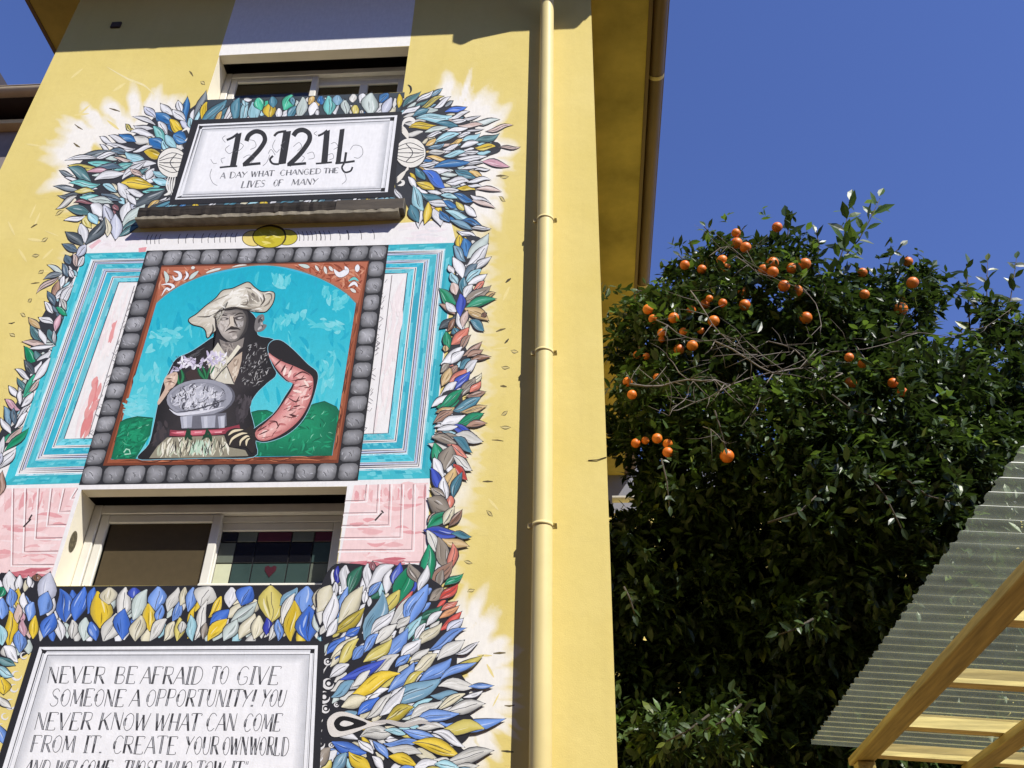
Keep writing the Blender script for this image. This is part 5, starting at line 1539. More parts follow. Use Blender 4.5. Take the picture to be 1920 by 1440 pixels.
# ================================================================ neighbouring house at the left
nb = empty('house', (-8.2, 5.0, 0))
tag(nb, 'neighbouring house at the left edge with a cream gutter above a shaded grey wall', 'house')
YN = 3.7
g0 = at(40, 163, YN)
zg = g0.z
xl, xr = -16.0, -4.6
M['nb_wall'] = mat_simple('grey_render', lin((150, 138, 130), 0.7), 0.9, 0.12, 4, 0.2)
M['nb_cream'] = mat_simple('cream_render', lin((228, 208, 160), 0.75), 0.85, 0.1, 4, 0.2)
zl = at(40, 222, YN+0.35).z
zw = at(20, 245, YN+0.5).z
w_ = MB(); w_.box(xl, xr, YN+0.5, YN+6, 0, zw-0.02); w_.build('wall', M['nb_wall'], nb)
w_ = MB(); w_.box(xl, xr+0.02, YN+0.36, YN+6, zw-0.018, zl); w_.build('cornice', M['nb_cream'], nb)
w_ = MB(); w_.box(xl, xr, YN+0.47, YN+6, zl+0.002, zg-0.06); w_.build('frieze', mat_simple('brown_frieze', lin((120, 98, 78), 0.7), 0.9, 0.15, 3, 0.2), nb)
M['nb_gutter'] = mat_simple('nb_gutter', lin((208, 186, 148), 0.7), 0.5, 0.12, 5, 0.4)
gutter((xl, YN+0.14, zg), (xr, YN+0.14, zg), (0, -1, 0), r=0.085, mat=M['nb_gutter'], parent=nb, joints=(0.7,))
w_ = MB(); w_.box(xl, xr+0.1, YN+0.12, YN+6.1, zg+0.012, zg+0.05); w_.build('roof_edge', mat_simple('roof_underside', lin((70, 60, 56), 0.6), 0.9, 0.2, 5), nb)
# little gabled dormer whose white verge shows above the gutter
vx = at(2, 150, YN+0.6)
d0 = at(14, 163, YN+0.6); d1 = at(-60, 60, YN+0.6)
dm = MB()
prof = [(d0.x, zg+0.06), (d1.x, d1.z), (2*d1.x-d0.x, zg+0.06)]
dm.v = [(x, YN+0.6, z) for x, z in prof]+[(x, YN+3.0, z) for x, z in prof]
dm.f = [(0, 1, 2)[::-1], (3, 4, 5), (0, 3, 4, 1)[::-1], (1, 4, 5, 2)[::-1], (0, 2, 5, 3)]
do = dm.build('dormer', M['nb_cream'], nb)
bb = MB()
n_ = Vector((d1.z-prof[0][1], 0, -(d1.x-d0.x))).normalized()
for (xa, za), (xb, zb) in ((prof[0], prof[1]), (prof[1], prof[2])):
    t_ = Vector((xb-xa, 0, zb-za)).normalized(); n_ = Vector((-t_.z, 0, t_.x))
    if n_.z < 0: n_ = -n_
    a, b_ = Vector((xa, YN+0.5, za)), Vector((xb, YN+0.5, zb))
    for off, dp_ in ((0.0, 0.10),):
        o1, o2 = n_*0.005, n_*0.09
        q = [a+o1, b_+o1, b_+o2, a+o2]; q2 = [p+Vector((0, 2.5, 0)) for p in q]
        k = len(bb.v); bb.v += q+q2
        bb.f += [(k, k+1, k+2, k+3), (k+7, k+6, k+5, k+4), (k, k+4, k+5, k+1), (k+1, k+5, k+6, k+2), (k+2, k+6, k+7, k+3), (k+3, k+7, k+4, k)]
bb.build('verge', mat_simple('dark_verge', lin((60, 52, 50), 0.8), 0.7, 0.2, 8), do)

# ================================================================ low wing far behind the tree
an = empty('outbuilding', (2.5, 8.5, 0))
tag(an, 'low yellow outbuilding with a grey upper wall and white pipe behind the orange tree', 'building')
YA = 7.2
za = at(1165, 962, YA).z
w_ = MB(); w_.box(XR+0.2, 14, YA, YA+5, 0, za); w_.build('wall', M['wall'], an)
M['an_grey'] = mat_simple('grey_wall', lin((150, 150, 158), 0.7), 0.9, 0.08, 3, 0.2)
zt = at(1165, 870, YA+0.3).z
w_ = MB(); w_.box(XR+0.2, 14, YA+0.3, YA+5, za+0.002, zt); w_.build('upper_wall', M['an_grey'], an)
zp = at(1165, 936, YA-0.1).z
w_ = MB(); w_.tube([(XR+0.25, YA-0.1, zp), (14, YA-0.1, zp)], 0.045, 14); w_.build('pipe', M['white'], an, True)

# ================================================================ timber pergola with corrugated sheet
M['timber'] = mat_simple('pale_timber', lin((238, 214, 148), 0.76), 0.65, 0.34, 1.0, 0.3, bumpy=0.2, stretch=(3, 60, 60))
M['timber2'] = mat_simple('pale_timber_beam', lin((208, 182, 112), 0.62), 0.65, 0.36, 1.0, 0.3, bumpy=0.2, stretch=(60, 3, 60))
pg = empty('pergola', (1.9, -0.8, 0))
tag(pg, 'timber pergola roofed with clear corrugated plastic sheet at the lower right', 'pergola')
HS = CAM.z+1.2
SL = -0.06


def zsheet(x): return HS+SL*(x-1.05)


m = bpy.data.materials.new('corrugated_plastic')
m.use_nodes = True
nt = m.node_tree
nt.nodes.clear()
out = nt.nodes.new('ShaderNodeOutputMaterial')
tr = nt.nodes.new('ShaderNodeBsdfTransparent'); tr.inputs['Color'].default_value = (0.84, 0.90, 0.78, 1)
tl = nt.nodes.new('ShaderNodeBsdfTranslucent'); tl.inputs['Color'].default_value = (0.74, 0.80, 0.60, 1)
gl = nt.nodes.new('ShaderNodeBsdfGlossy'); gl.inputs['Roughness'].default_value = 0.16; gl.inputs['Color'].default_value = (0.8, 0.88, 0.72, 1)
nz = noise(nt, 1.0, 5, 0.6, coords(nt, (2, 14, 2)))
nz2 = noise(nt, 7, 5, 0.65, coords(nt))
dirt = mathn(nt, 'MULTIPLY', nz.outputs['Fac'], nz2.outputs['Fac'])
f1 = ramp(nt, dirt, [(0.10, 0.075), (0.45, 0.14)])
m1 = nt.nodes.new('ShaderNodeMixShader'); nt.links.new(f1, m1.inputs[0]); nt.links.new(tr.outputs[0], m1.inputs[1]); nt.links.new(tl.outputs[0], m1.inputs[2])
m2 = nt.nodes.new('ShaderNodeMixShader'); nt.links.new(mathn(nt, 'MULTIPLY', schlick(nt, 0.05), 0.30), m2.inputs[0]); nt.links.new(m1.outputs[0], m2.inputs[1]); nt.links.new(gl.outputs[0], m2.inputs[2])
nt.links.new(m2.outputs[0], out.inputs['Surface'])
M['plastic'] = m
pitch = 0.0762
ysh1 = -D+3.975*1.2
nw = 52
rng = random.Random(6)
v, f = [], []
# trapezoid wave: flat pans, steep narrow ribs
prof = [(u/8, 0.0065-0.0065*math.cos(2*math.pi*u/8)) for u in range(8)]
ylist = []
for i in range(nw):
    for u, hgt in prof: ylist.append((ysh1-(i+u)*pitch, hgt))
ylist.append((ysh1-nw*pitch, 0.0))
for yy, hh in ylist:
    jit = rng.uniform(-0.004, 0.004)
    for x in (1.045+jit, 1.5, 2.3, 3.4):
        v.append((x, yy, zsheet(x)+hh))
for i in range(len(ylist)-1):
    for k in range(3):
        a = i*4+k; f.append((a, a+1, a+5, a+4))
sheet = mesh_obj('corrugated_sheet', v, f, M['plastic'], pg, True)
rib = bpy.data.materials.new('rib_highlight')
rib.use_nodes = True
nt = rib.node_tree
nt.nodes.clear()
out = nt.nodes.new('ShaderNodeOutputMaterial')
tr = nt.nodes.new('ShaderNodeBsdfTransparent'); tr.inputs['Color'].default_value = (0.8, 0.83, 0.76, 1)
tl = nt.nodes.new('ShaderNodeBsdfTranslucent'); tl.inputs['Color'].default_value = (0.72, 0.72, 0.62, 1)
mx = nt.nodes.new('ShaderNodeMixShader'); mx.inputs[0].default_value = 0.8
nt.links.new(tr.outputs[0], mx.inputs[1]); nt.links.new(tl.outputs[0], mx.inputs[2]); nt.links.new(mx.outputs[0], out.inputs['Surface'])
sheet.data.materials.append(rib)
# one wall of each rib scatters more, to paint in its bright highlight line
sheet.data.polygons.foreach_set('material_index', [1 if (i//3) % 8 in (5, 6) else 0 for i in range(len(f))])
# beams under the battens (run away from the viewer), battens along the ridges
for xb in (1.198, 1.70, 2.25, 2.8):
    bm_ = MB(); zb = zsheet(xb)-0.060
    bm_.box(xb, xb+0.098, -D+0.9, -D+4.74, zb-0.034, zb, 0.003)
    bm_.build('beam', M['timber2'], pg)
for yb in (1.15, 1.75, 2.36, 2.97, 3.59, 4.18, 4.655):
    bt = MB()
    x0, x1 = 1.285, 3.3
    y0, y1 = -D+yb, -D+yb+0.062
    z0, z1 = zsheet(x0)-0.003, zsheet(x1)-0.003
    bt.v = [(x0, y0, z0-0.055), (x1, y0, z1-0.055), (x1, y1, z1-0.055), (x0, y1, z0-0.055), (x0, y0, z0), (x1, y0, z1), (x1, y1, z1), (x0, y1, z0)]
    bt.f = [(3, 2, 1, 0), (4, 5, 6, 7), (0, 1, 5, 4), (1, 2, 6, 5), (2, 3, 7, 6), (3, 0, 4, 7)]
    bt.build('batten', M['timber'], pg)
for (px_, py_) in ((1.21, 4.63), (2.81, 4.63), (1.21, 1.0), (2.81, 1.0)):
    ps = MB(); ps.box(px_, px_+0.08, -D+py_, -D+py_+0.08, 0, zsheet(px_)-0.096, 0.004)
    ps.build('post', M['timber2'], pg)

# ================================================================ house across the courtyard, behind the viewer (it darkens the window panes)
ob = empty('house', (0, -16, 0))
tag(ob, 'tall grey-brown house across the courtyard, seen only as a dark reflection in the window panes', 'house')
M['ob_wall'] = mat_simple('brown_render', lin((128, 106, 82), 0.7), 0.9, 0.15, 2, 0.2)
w_ = MB(); w_.box(-16, 14, -22, -13, 0, 11.5); w_.build('wall', M['ob_wall'], ob)
w_ = MB(); w_.box(-16.5, 14.5, -22.5, -12.5, 11.502, 11.75); w_.build('roof', M['tile'], ob)
for i in range(8):
    for j in range(3):
        x = -14+i*3.6; z = 1.4+j*3.3
        w_ = MB(); w_.box(x, x+1.1, -13.05, -12.97, z, z+1.5, 0.01)
        wo_ = w_.build('window', M['dark_frame'], ob)

# ================================================================ orange tree
M['bark'] = mat_simple('citrus_bark', (0.075, 0.062, 0.048), 0.85, 0.35, 1.0, 0.2, bumpy=0.5, stretch=(30, 30, 8))
M['twig'] = mat_simple('dry_twig', (0.17, 0.145, 0.125), 0.8, 0.25, 20, 0.2)


def leaf_mat(name, dark, light, trans, tcol, rough=0.40):
    m, nt, b = new_mat(name)
    g = nt.nodes.new('ShaderNodeNewGeometry')
    oi = nt.nodes.new('ShaderNodeObjectInfo')
    rnd = mathn(nt, 'FRACT', mathn(nt, 'ADD', g.outputs['Random Per Island'], oi.outputs['Random']))
    c = ramp(nt, rnd, [(0.0, dark), (0.75, light), (0.96, tuple(u*1.5 for u in light)), (1.0, (light[0]*3.2, light[1]*2.2, light[2]))])
    nt.links.new(c, b.inputs['Base Color'])
    b.inputs['Roughness'].default_value = rough
    b.inputs['Specular IOR Level'].default_value = 0.4
    out = nt.nodes['Material Output']
    t = nt.nodes.new('ShaderNodeBsdfTranslucent'); t.inputs['Color'].default_value = (*tcol, 1)
    mx = nt.nodes.new('ShaderNodeMixShader'); mx.inputs[0].default_value = trans
    nt.links.new(b.outputs[0], mx.inputs[1]); nt.links.new(t.outputs[0], mx.inputs[2]); nt.links.new(mx.outputs[0], out.inputs['Surface'])
    return m


M['leaf'] = leaf_mat('citrus_leaf', (0.013, 0.025, 0.007), (0.038, 0.064, 0.016), 0.15, (0.08, 0.14, 0.02))
M['young_leaf'] = leaf_mat('young_citrus_leaf', (0.03, 0.06, 0.012), (0.06, 0.11, 0.02), 0.32, (0.16, 0.26, 0.03))
om, nt, b = new_mat('orange_peel')
n = noise(nt, 9, 3, 0.5, coords(nt))
oi = nt.nodes.new('ShaderNodeObjectInfo')
c = ramp(nt, n.outputs['Fac'], [(0.3, (0.62, 0.15, 0.012)), (0.7, (0.74, 0.23, 0.018))])
c = mixc(nt, mathn(nt, 'MULTIPLY', oi.outputs['Random'], 0.5), c, (0.66, 0.11, 0.012))
nt.links.new(c, b.inputs['Base Color'])
b.inputs['Roughness'].default_value = 0.42
v_ = nt.nodes.new('ShaderNodeTexVoronoi'); v_.inputs['Scale'].default_value = 420
nt.links.new(coords(nt), v_.inputs['Vector'])
bump(nt, b, v_.outputs['Distance'], 0.25, 0.002)
M['orange'] = om

TB = Vector((1.9, 3.6, 0))
tree = empty('orange_tree', TB)
tag(tree, 'tall dark orange tree full of fruit beside the yellow house', 'tree')
rng = random.Random(77)


def tpt(x, y, Yd):
    """point at photo pixel x, y at Yd metres from the viewer along the depth axis"""
    return at(x, y, Yd-D)


# trunk and main limbs
tk = MB()
tk.tube([TB+Vector((0, 0, -0.1)), TB+Vector((0.02, 0, 0.9)), TB+Vector((-0.03, 0.03, 1.9)), TB+Vector((0.02, 0, 2.7))], [0.17, 0.135, 0.12, 0.10], 14)
tk.build('trunk', M['bark'], tree, True)
fork = TB+Vector((0.02, 0, 2.2))
limbs = []
for (x, y, yd) in ((1300, 660, 6.2), (1480, 560, 6.2), (1640, 580, 6.3), (1800, 720, 6.3), (1290, 930, 6.6), (1700, 820, 6.1), (1480, 840, 6.2), (1900, 800, 6.4)):
    e = tpt(x, y, yd)
    mid = fork.lerp(e, 0.5)+Vector((rng.uniform(-0.2, 0.2), rng.uniform(-0.2, 0.2), 0.12))
    q = [fork, fork.lerp(mid, 0.5)+Vector((rng.uniform(-.06, .06), 0, 0.05)), mid, mid.lerp(e, 0.55)+Vector((rng.uniform(-.08, .08), rng.uniform(-.08, .08), 0.03)), e]
    lb = MB(); lb.tube(q, [0.065, 0.05, 0.036, 0.024, 0.010], 9)
    limbs.append((lb.build('limb', M['bark'], tree, True), q))

# bare grey twigs in front of the crown, traced where they show
for k, (pts, r, yd) in enumerate((([(1180, 720), (1240, 724), (1290, 712), (1340, 712), (1370, 722), (1440, 700), (1520, 690), (1580, 700)], 0.011, 5.05), ([(1290, 712), (1262, 680), (1250, 664)], 0.006, 5.0), ([(1340, 640), (1400, 672), (1450, 700), (1500, 690), (1530, 655)], 0.010, 5.0),
                                 ([(1295, 545), (1325, 590), (1350, 625), (1395, 655), (1440, 690)], 0.007, 4.98), ([(1230, 600), (1270, 625), (1310, 640), (1360, 634)], 0.006, 4.98), ([(1370, 722), (1330, 745), (1280, 765), (1262, 770)], 0.007, 5.0), ([(1300, 715), (1290, 740), (1270, 760), (1255, 780)], 0.006, 5.02),
                                 ([(1440, 640), (1490, 655), (1530, 690), (1560, 720)], 0.008, 5.05), ([(1500, 690), (1560, 660), (1620, 655), (1680, 640), (1720, 625)], 0.007, 5.1), ([(1640, 640), (1700, 622), (1780, 632), (1850, 612), (1895, 580)], 0.006, 5.3), ([(1380, 480), (1420, 512), (1470, 530), (1520, 545)], 0.005, 5.1),
                                 ([(1400, 470), (1416, 505)], 0.004, 5.05), ([(1330, 480), (1350, 465), (1372, 464), (1400, 490), (1440, 515)], 0.005, 5.05), ([(1505, 540), (1530, 570), (1540, 610), (1500, 650)], 0.006, 5.2), ([(1318, 800), (1345, 815), (1362, 832)], 0.004, 4.95), ([(1560, 700), (1540, 740), (1570, 780)], 0.006, 5.05),
                                 ([(1420, 665), (1340, 668), (1330, 675)], 0.004, 4.97), ([(1470, 695), (1400, 640), (1330, 655)], 0.005, 5.02), ([(1636, 700), (1600, 640), (1560, 560), (1530, 500)], 0.008, 5.5), ([(1450, 700), (1420, 760), (1390, 800)], 0.006, 5.0), ([(1480, 660), (1440, 665), (1400, 672), (1360, 690)], 0.005, 4.99))):
    q = [tpt(x, y, yd+0.05*math.sin(i*1.7+k)) for i, (x, y) in enumerate(pts)]
    q2 = []
    for i in range(len(q)-1):
        q2 += [q[i], q[i].lerp(q[i+1], 0.5)+Vector((rng.uniform(-.012, .012), 0, rng.uniform(-.012, .012)))]
    q2.append(q[-1])
    tw = MB(); tw.tube(q2, [0.66*r*(1-0.65*i/len(q2)) for i in range(len(q2))], 6)
    # side shoots
    for s in range(len(q2)):
        for _ in range(rng.choice((0, 1, 1, 2))):
            d = Vector((rng.uniform(-1, 1), rng.uniform(-0.5, 0.1), rng.uniform(-0.8, 0.9))).normalized()*rng.uniform(0.08, 0.26)
            tw.tube([q2[s], q2[s]+d*0.5+Vector((rng.uniform(-.02, .02), 0, rng.uniform(-.02, .02))), q2[s]+d], [r*0.34, r*0.24, r*0.10], 5)
    tw.build('twig', M['twig'], tree, True)


# ---- foliage: whorls of folded, pointed leaves packed round many twig tips
def leaf_verts(base, axis, up, L, W, curl, fold):
    side = axis.cross(up)
    if side.length < 1e-4: side = axis.cross(Vector((0.3, 0.8, 0.1)))
    side.normalize()
    nrm = side.cross(axis).normalized()
    V = [base]
    for t, k in ((0.3, 0.86), (0.62, 0.92)):
        c = base+axis*(L*t)-nrm*(curl*L*t*t)
        V += [c+side*(W*0.5*k)+nrm*(fold*W), c, c-side*(W*0.5*k)+nrm*(fold*W)]
    V.append(base+axis*L-nrm*(curl*L))
    return V


LF = [(0, 2, 1), (0, 3, 2), (1, 2, 5, 4), (2, 3, 6, 5), (4, 5, 7), (5, 6, 7)]


def whorl(V, F, c, out, n, size, rng):
    for k in range(n):
        a = rng.uniform(0, 2*math.pi)
        u = out.cross(Vector((0.2, 0.9, 0.3))).normalized(); w = out.cross(u)
        ax = (out*rng.uniform(0.05, 0.9)+(u*math.cos(a)+w*math.sin(a))*rng.uniform(0.5, 1.0)+Vector((0, 0, -0.18))).normalized()
        up = (Vector((0, -0.15, 1))+Vector((rng.gauss(0, .45), rng.gauss(0, .45), rng.gauss(0, .3)))).normalized()
        L = size*rng.uniform(0.55, 1.35)
        b0 = len(V)
        V += leaf_verts(c+out*rng.uniform(-0.05, 0.03)+Vector((rng.gauss(0, .02), rng.gauss(0, .02), rng.gauss(0, .02))), ax, up, L, L*rng.uniform(0.33, 0.45), rng.uniform(-0.05, 0.28), rng.uniform(0.02, 0.12))
        F += [tuple(b0+i for i in q) for q in LF]


# lobes of the crown: photo position, distance, radii (metres)
LOBES = [(1430, 590, 5.7, 0.55, 0.5, 0.42), (1300, 640, 5.6, 0.46, 0.5, 0.40), (1215, 650, 5.75, 0.30, 0.4, 0.40), (1560, 640, 5.8, 0.50, 0.48, 0.34), (1680, 620, 5.9, 0.50, 0.45, 0.34), (1480, 480, 5.8, 0.22, 0.26, 0.18), (1370, 500, 5.75, 0.30, 0.3, 0.22), (1290, 545, 5.7, 0.24, 0.3, 0.18),
         (1590, 560, 5.9, 0.26, 0.28, 0.18), (1700, 545, 5.95, 0.24, 0.26, 0.16), (1830, 760, 5.9, 0.50, 0.5, 0.32), (1930, 770, 5.9, 0.40, 0.5, 0.40), (1860, 690, 6.0, 0.30, 0.3, 0.24), (1850, 600, 6.0, 0.10, 0.12, 0.20), (1890, 610, 6.0, 0.10, 0.12, 0.18), (1925, 640, 6.0, 0.12, 0.15, 0.2), (1765, 590, 6.0, 0.10, 0.10, 0.06), (1730, 760, 5.6, 0.5, 0.5, 0.4), (1600, 790, 5.4, 0.5, 0.5, 0.42), (1450, 830, 5.4, 0.5, 0.5, 0.42), (1230, 790, 5.6, 0.36, 0.5, 0.42),
         (1300, 880, 5.6, 0.42, 0.5, 0.40), (1560, 930, 5.4, 0.5, 0.5, 0.42), (1720, 920, 5.4, 0.52, 0.5, 0.45), (1860, 930, 5.6, 0.55, 0.5, 0.5), (1960, 980, 5.8, 0.5, 0.6, 0.6),
         (1420, 1000, 6.2, 0.6, 0.5, 0.45), (1250, 1060, 6.4, 0.55, 0.6, 0.6), (1560, 1100, 6.2, 0.7, 0.5, 0.55), (1740, 1090, 6.0, 0.65, 0.5, 0.5), (1400, 1170, 6.7, 0.7, 0.5, 0.6), (1270, 1300, 6.7, 0.65, 0.5, 0.55), (1540, 1280, 6.6, 0.8, 0.5, 0.6), (1720, 1280, 6.5, 0.8, 0.5, 0.6), (1420, 1400, 6.7, 0.8, 0.5, 0.5), (1620, 1440, 6.6, 0.9, 0.5, 0.5), (1250, 1440, 6.6, 0.6, 0.5, 0.4),
         (1500, 660, 6.4, 0.9, 0.35, 0.5), (1700, 720, 6.4, 0.8, 0.35, 0.4), (1290, 760, 6.3, 0.5, 0.35, 0.5), (1230, 1150, 7.3, 0.6, 0.4, 0.7), (1330, 1330, 7.5, 0.8, 0.4, 0.6), (1240, 1010, 7.2, 0.4, 0.4, 0.4), (1480, 1200, 7.4, 0.9, 0.4, 0.7), (1700, 1150, 7.2, 0.9, 0.4, 0.7), (1650, 1380, 7.4, 0.9, 0.4, 0.6), (1200, 1400, 7.2, 0.4, 0.4, 0.5), (1420, 1040, 7.0, 0.7, 0.4, 0.5),
         (1172, 1020, 7.0, 0.22, 0.3, 0.25), (1172, 1120, 7.0, 0.22, 0.3, 0.3), (1178, 1250, 7.0, 0.24, 0.3, 0.3), (1180, 1370, 7.0, 0.24, 0.3, 0.3), (1190, 1460, 7.0, 0.3, 0.3, 0.3), (1850, 1230, 7.2, 0.9, 0.4, 0.8), (1980, 1400, 7.2, 0.9, 0.4, 0.8), (1480, 800, 6.6, 0.8, 0.3, 0.5), (1700, 880, 6.6, 0.8, 0.3, 0.5),
         (1340, 1375, 5.5, 0.22, 0.2, 0.10), (1520, 1150, 5.5, 0.16, 0.2, 0.12), (1210, 1120, 5.9, 0.16, 0.3, 0.16), (1240, 1380, 5.6, 0.16, 0.2, 0.10)]
GAPS = [(1165, 935, 34, 44), (1215, 1198, 22, 15), (1160, 1290, 14, 16), (1350, 1125, 20, 12), (1797, 612, 46, 56), (1870, 690, 22, 22), (1550, 520, 14, 10)]
XMIN = XR+0.04


def project(p):
    d = p-CAM
    z = d.dot(Vector(RC[2]))
    return 960+FPX*d.dot(Vector(RC[0]))/z, 720+FPX*d.dot(Vector(RC[1]))/z


TIPS = []
V, F = [], []
Vy, Fy = [], []
nw_ = 0
for (x, y, yd, rx, ry, rz) in LOBES:
    if y > 1000 and yd > 5.95: yd -= 0.35
    c = tpt(x, y, yd)
    n = int(620*(rx*ry+rx*rz+ry*rz)/1.2)+10
    for k in range(n):
        d = Vector((rng.gauss(0, 1), rng.gauss(0, 1), rng.gauss(0, 1))).normalized()
        r = rng.uniform(0.30, 1.0)**0.42*rng.uniform(0.93, 1.06)
        p = c+Vector((d.x*rx*r, d.y*ry*r, d.z*rz*r))
        if p.x < XMIN: continue
        px_, py_ = project(p)
        if any(((px_-gx)/ga)**2+((py_-gy)/gb)**2 < 1 for gx, gy, ga, gb in GAPS): continue
        out = (d+Vector((0, -0.2, 0.35))).normalized()
        if rng.random() < 0.12 and d.z > 0: p = p+out*rng.uniform(0.05, 0.22)
        young = rng.random() < (0.16 if d.z > 0.3 else 0.04)
        whorl(Vy if young else V, Fy if young else F, p, out, rng.choice((6, 7, 8, 9)), 0.085, rng)
        nw_ += 1
        TIPS.append((px_, py_, p.y+D))
crown = mesh_obj('crown', V, F, M['leaf'], tree)
tag(crown, kind='stuff')
cr2 = mesh_obj('young_foliage', Vy, Fy, M['young_leaf'], tree)
tag(cr2, kind='stuff')

# ---- single leaves on the shoots that stand against the sky and in the light
lv = leaf_verts(Vector((0, 0, 0)), Vector((1, 0, 0)), Vector((0, 0, 1)), 0.09, 0.040, 0.12, 0.08)
leaf_me = bpy.data.meshes.new('leaf'); leaf_me.from_pydata([tuple(p) for p in lv], [], LF); leaf_me.materials.append(M['leaf'])
leaf_yo = bpy.data.meshes.new('leaf'); leaf_yo.from_pydata([tuple(p) for p in lv], [], LF); leaf_yo.materials.append(M['young_leaf'])
count = 0
SHOOTS = [([(1566, 510), (1580, 470), (1584, 430), (1594, 378)], 5.9, 22, 1, 1.3), ([(1576, 490), (1610, 450), (1632, 410), (1650, 372)], 5.92, 20, 1, 1.3), ([(1848, 680), (1852, 600), (1850, 540), (1852, 490)], 6.0, 20, 0, 1.0), ([(1862, 680), (1888, 600), (1898, 540), (1906, 484)], 6.0, 20, 0, 1.0),
          ([(1820, 640), (1815, 560), (1812, 495)], 6.02, 16, 0, 0.95), ([(1700, 560), (1730, 520), (1748, 500)], 6.0, 9, 0, 0.9), ([(1900, 700), (1915, 660), (1912, 620)], 6.0, 9, 0, 0.9), ([(1530, 500), (1536, 460), (1530, 432)], 5.9, 9, 0, 0.9), ([(1660, 520), (1670, 480), (1690, 462)], 6.0, 8, 0, 0.8), ([(1475, 460), (1478, 432), (1474, 408)], 5.9, 9, 0, 1.3),
          ([(1350, 470), (1335, 440), (1320, 425)], 5.85, 10, 1, 0.8), ([(1300, 520), (1284, 490), (1272, 478)], 5.8, 9, 0, 0.8), ([(1225, 560), (1200, 545), (1180, 560)], 5.8, 10, 1, 0.8), ([(1280, 540), (1255, 525), (1235, 528)], 5.8, 8, 1, 0.7), ([(1200, 600), (1175, 590), (1160, 585)], 5.75, 8, 1, 0.7), ([(1745, 560), (1790, 550), (1810, 560)], 6.0, 8, 0, 1.1),
          ([(1525, 1160), (1490, 1180), (1460, 1190)], 5.0, 10, 0, 1.0), ([(1330, 1340), (1290, 1370), (1250, 1390)], 5.0, 12, 0, 1.0), ([(1340, 770), (1350, 800), (1360, 840)], 4.95, 9, 0, 0.9), ([(1240, 860), (1250, 900), (1255, 950)], 5.0, 12, 0, 0.8), ([(1560, 740), (1600, 770), (1640, 780)], 4.95, 11, 0, 1.0), ([(1440, 980), (1500, 960), (1530, 930)], 4.95, 11, 0, 1.0),
          ([(1700, 900), (1740, 930), (1780, 940)], 4.95, 11, 0, 1.0), ([(1620, 880), (1660, 930), (1690, 990)], 4.95, 12, 0, 1.0), ([(1170, 1100), (1180, 1120), (1190, 1150)], 5.1, 7, 0, 0.9), ([(1390, 1320), (1360, 1350), (1320, 1370)], 4.98, 10, 1, 1.0)]
for pts, yd, nl, young, sc in SHOOTS:
    q = [tpt(x, y, yd) for x, y in pts]
    st = MB(); st.tube(q, [0.006, 0.005, 0.004, 0.002][:len(q)], 6)
    st.build('shoot', M['bark'], tree, True)
    seg = len(q)-1
    for k in range(nl):
        t = (0.12+0.88*k/(nl-1))*seg
        i = min(int(t), seg-1)
        p = q[i].lerp(q[i+1], t-i)
        ax0 = (q[i+1]-q[i]).normalized()
        p = p+Vector((rng.gauss(0, .008), rng.gauss(0, .01), rng.gauss(0, .008)))
        u = ax0.cross(Vector((0, 1, 0.1))).normalized()
        w = ax0.cross(u)
        a = k*2.4+rng.uniform(-0.4, 0.4)
        d = (ax0*rng.uniform(0.35, 0.8)+(u*math.cos(a)+w*math.sin(a))).normalized()
        if k == nl-1: d = ax0
        o = bpy.data.objects.new('leaf', leaf_yo if young and rng.random() < 0.8 else leaf_me)
        COL.objects.link(o)
        o.parent = tree
        up = Vector((rng.gauss(0, .35), -1.0+rng.gauss(0, .3), 0.25+rng.gauss(0, .3))).normalized()
        s_ = d.cross(up).normalized(); n_ = s_.cross(d)
        k_ = (1.35 if yd > 5.3 else 0.82)*sc*rng.uniform(0.75, 1.15)
        mtx = Matrix(((d.x, -s_.x, n_.x, p.x), (d.y, -s_.y, n_.y, p.y), (d.z, -s_.z, n_.z, p.z), (0, 0, 0, 1))) @ Matrix.Scale(k_, 4)
        o.matrix_local = Matrix.Translation(-TB) @ mtx
        count += 1

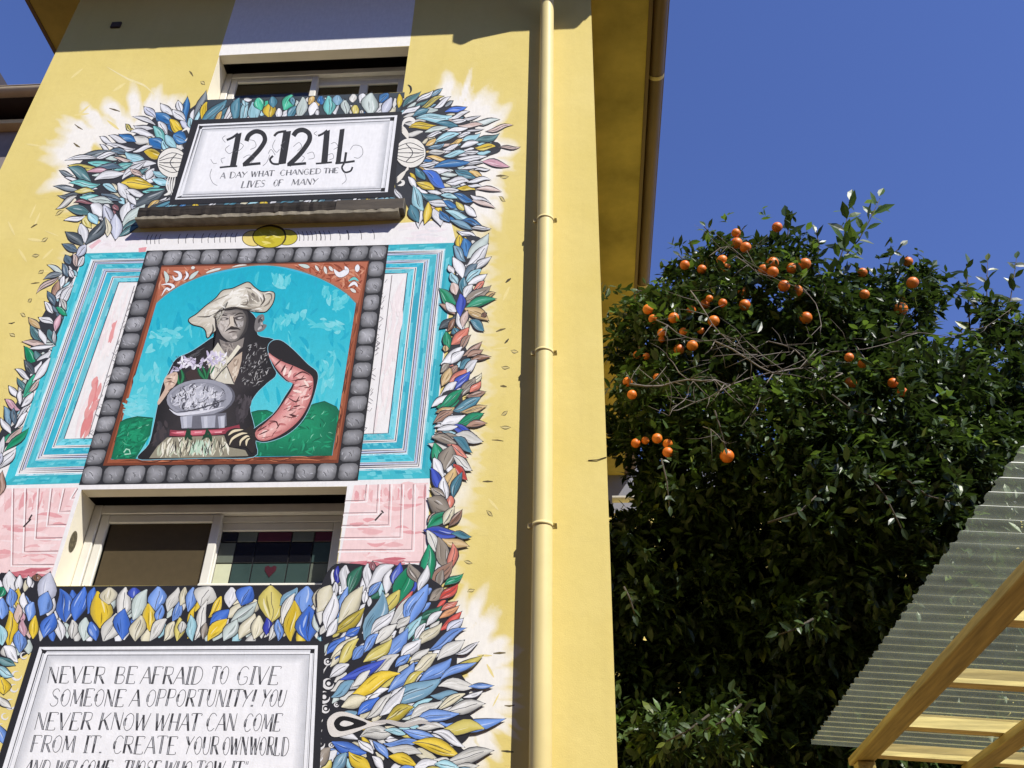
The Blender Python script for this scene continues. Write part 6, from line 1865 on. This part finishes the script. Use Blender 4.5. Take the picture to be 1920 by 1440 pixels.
# ---- fruit
ORANGES = [(1457, 426, 20), (1380, 437, 18), (1381, 456, 24), (1398, 464, 21), (1354, 488, 22), (1448, 494, 24), (1432, 506, 22), (1449, 510, 22), (1509, 495, 25), (1485, 503, 22), (1284, 497, 20), (1316, 505, 18), (1360, 500, 18), (1702, 491, 20), (1617, 511, 18), (1711, 530, 22), (1621, 552, 18), (1689, 580, 28),
           (1511, 596, 24), (1494, 545, 22), (1470, 536, 22), (1394, 548, 21), (1396, 572, 22), (1355, 568, 17), (1322, 570, 18), (1330, 560, 15), (1338, 602, 22), (1296, 582, 18), (1263, 596, 20), (1215, 580, 21), (1225, 598, 19), (1241, 624, 17), (1241, 636, 14), (1281, 622, 16), (1314, 620, 15), (1298, 648, 23), (1273, 655, 20),
           (1195, 665, 16), (1177, 716, 20), (1185, 740, 20), (1232, 708, 15), (1212, 668, 14), (1592, 670, 19), (1617, 682, 19), (1595, 718, 24), (1674, 718, 20), (1692, 735, 20), (1192, 831, 19), (1232, 822, 21), (1252, 832, 20), (1252, 848, 20), (1363, 855, 29), (1210, 826, 16)]
seg, rings = 20, 12
ov, of_ = [], []
for i in range(rings+1):
    th = math.pi*i/rings
    for k in range(seg):
        ph = 2*math.pi*k/seg
        r = 0.5*(1-0.05*math.exp(-((i-0)/1.2)**2))
        ov.append((r*math.sin(th)*math.cos(ph), r*math.sin(th)*math.sin(ph), r*0.96*math.cos(th)))
for i in range(rings):
    for k in range(seg):
        a = i*seg+k; b_ = i*seg+(k+1) % seg
        of_.append((a, b_, b_+seg, a+seg))
ome = bpy.data.meshes.new('orange'); ome.from_pydata(ov, [], of_); ome.polygons.foreach_set('use_smooth', [True]*len(of_)); ome.materials.append(M['orange'])
for (x, y, dpx) in ORANGES:
    near = sorted(t[2] for t in TIPS if (t[0]-x)**2+(t[1]-y)**2 < 24**2)
    yd = near[min(len(near)-1, rng.choice((0, 0, 1, 2)))]-0.02 if near else 5.5
    p = tpt(x, y, yd)
    dist = (p-CAM).dot(Vector(RC[2]))
    o = bpy.data.objects.new('orange', ome)
    COL.objects.link(o)
    o.parent = tree
    s = dpx*0.98*rng.uniform(0.93, 1.05)/FPX*dist
    o.matrix_local = Matrix.Translation(p-TB) @ Matrix.Rotation(rng.uniform(0, 6.28), 4, 'Z') @ Matrix.Rotation(rng.uniform(-.4, .4), 4, 'X') @ Matrix.Scale(s, 4)
print('whorls', nw_, 'single leaves', count)
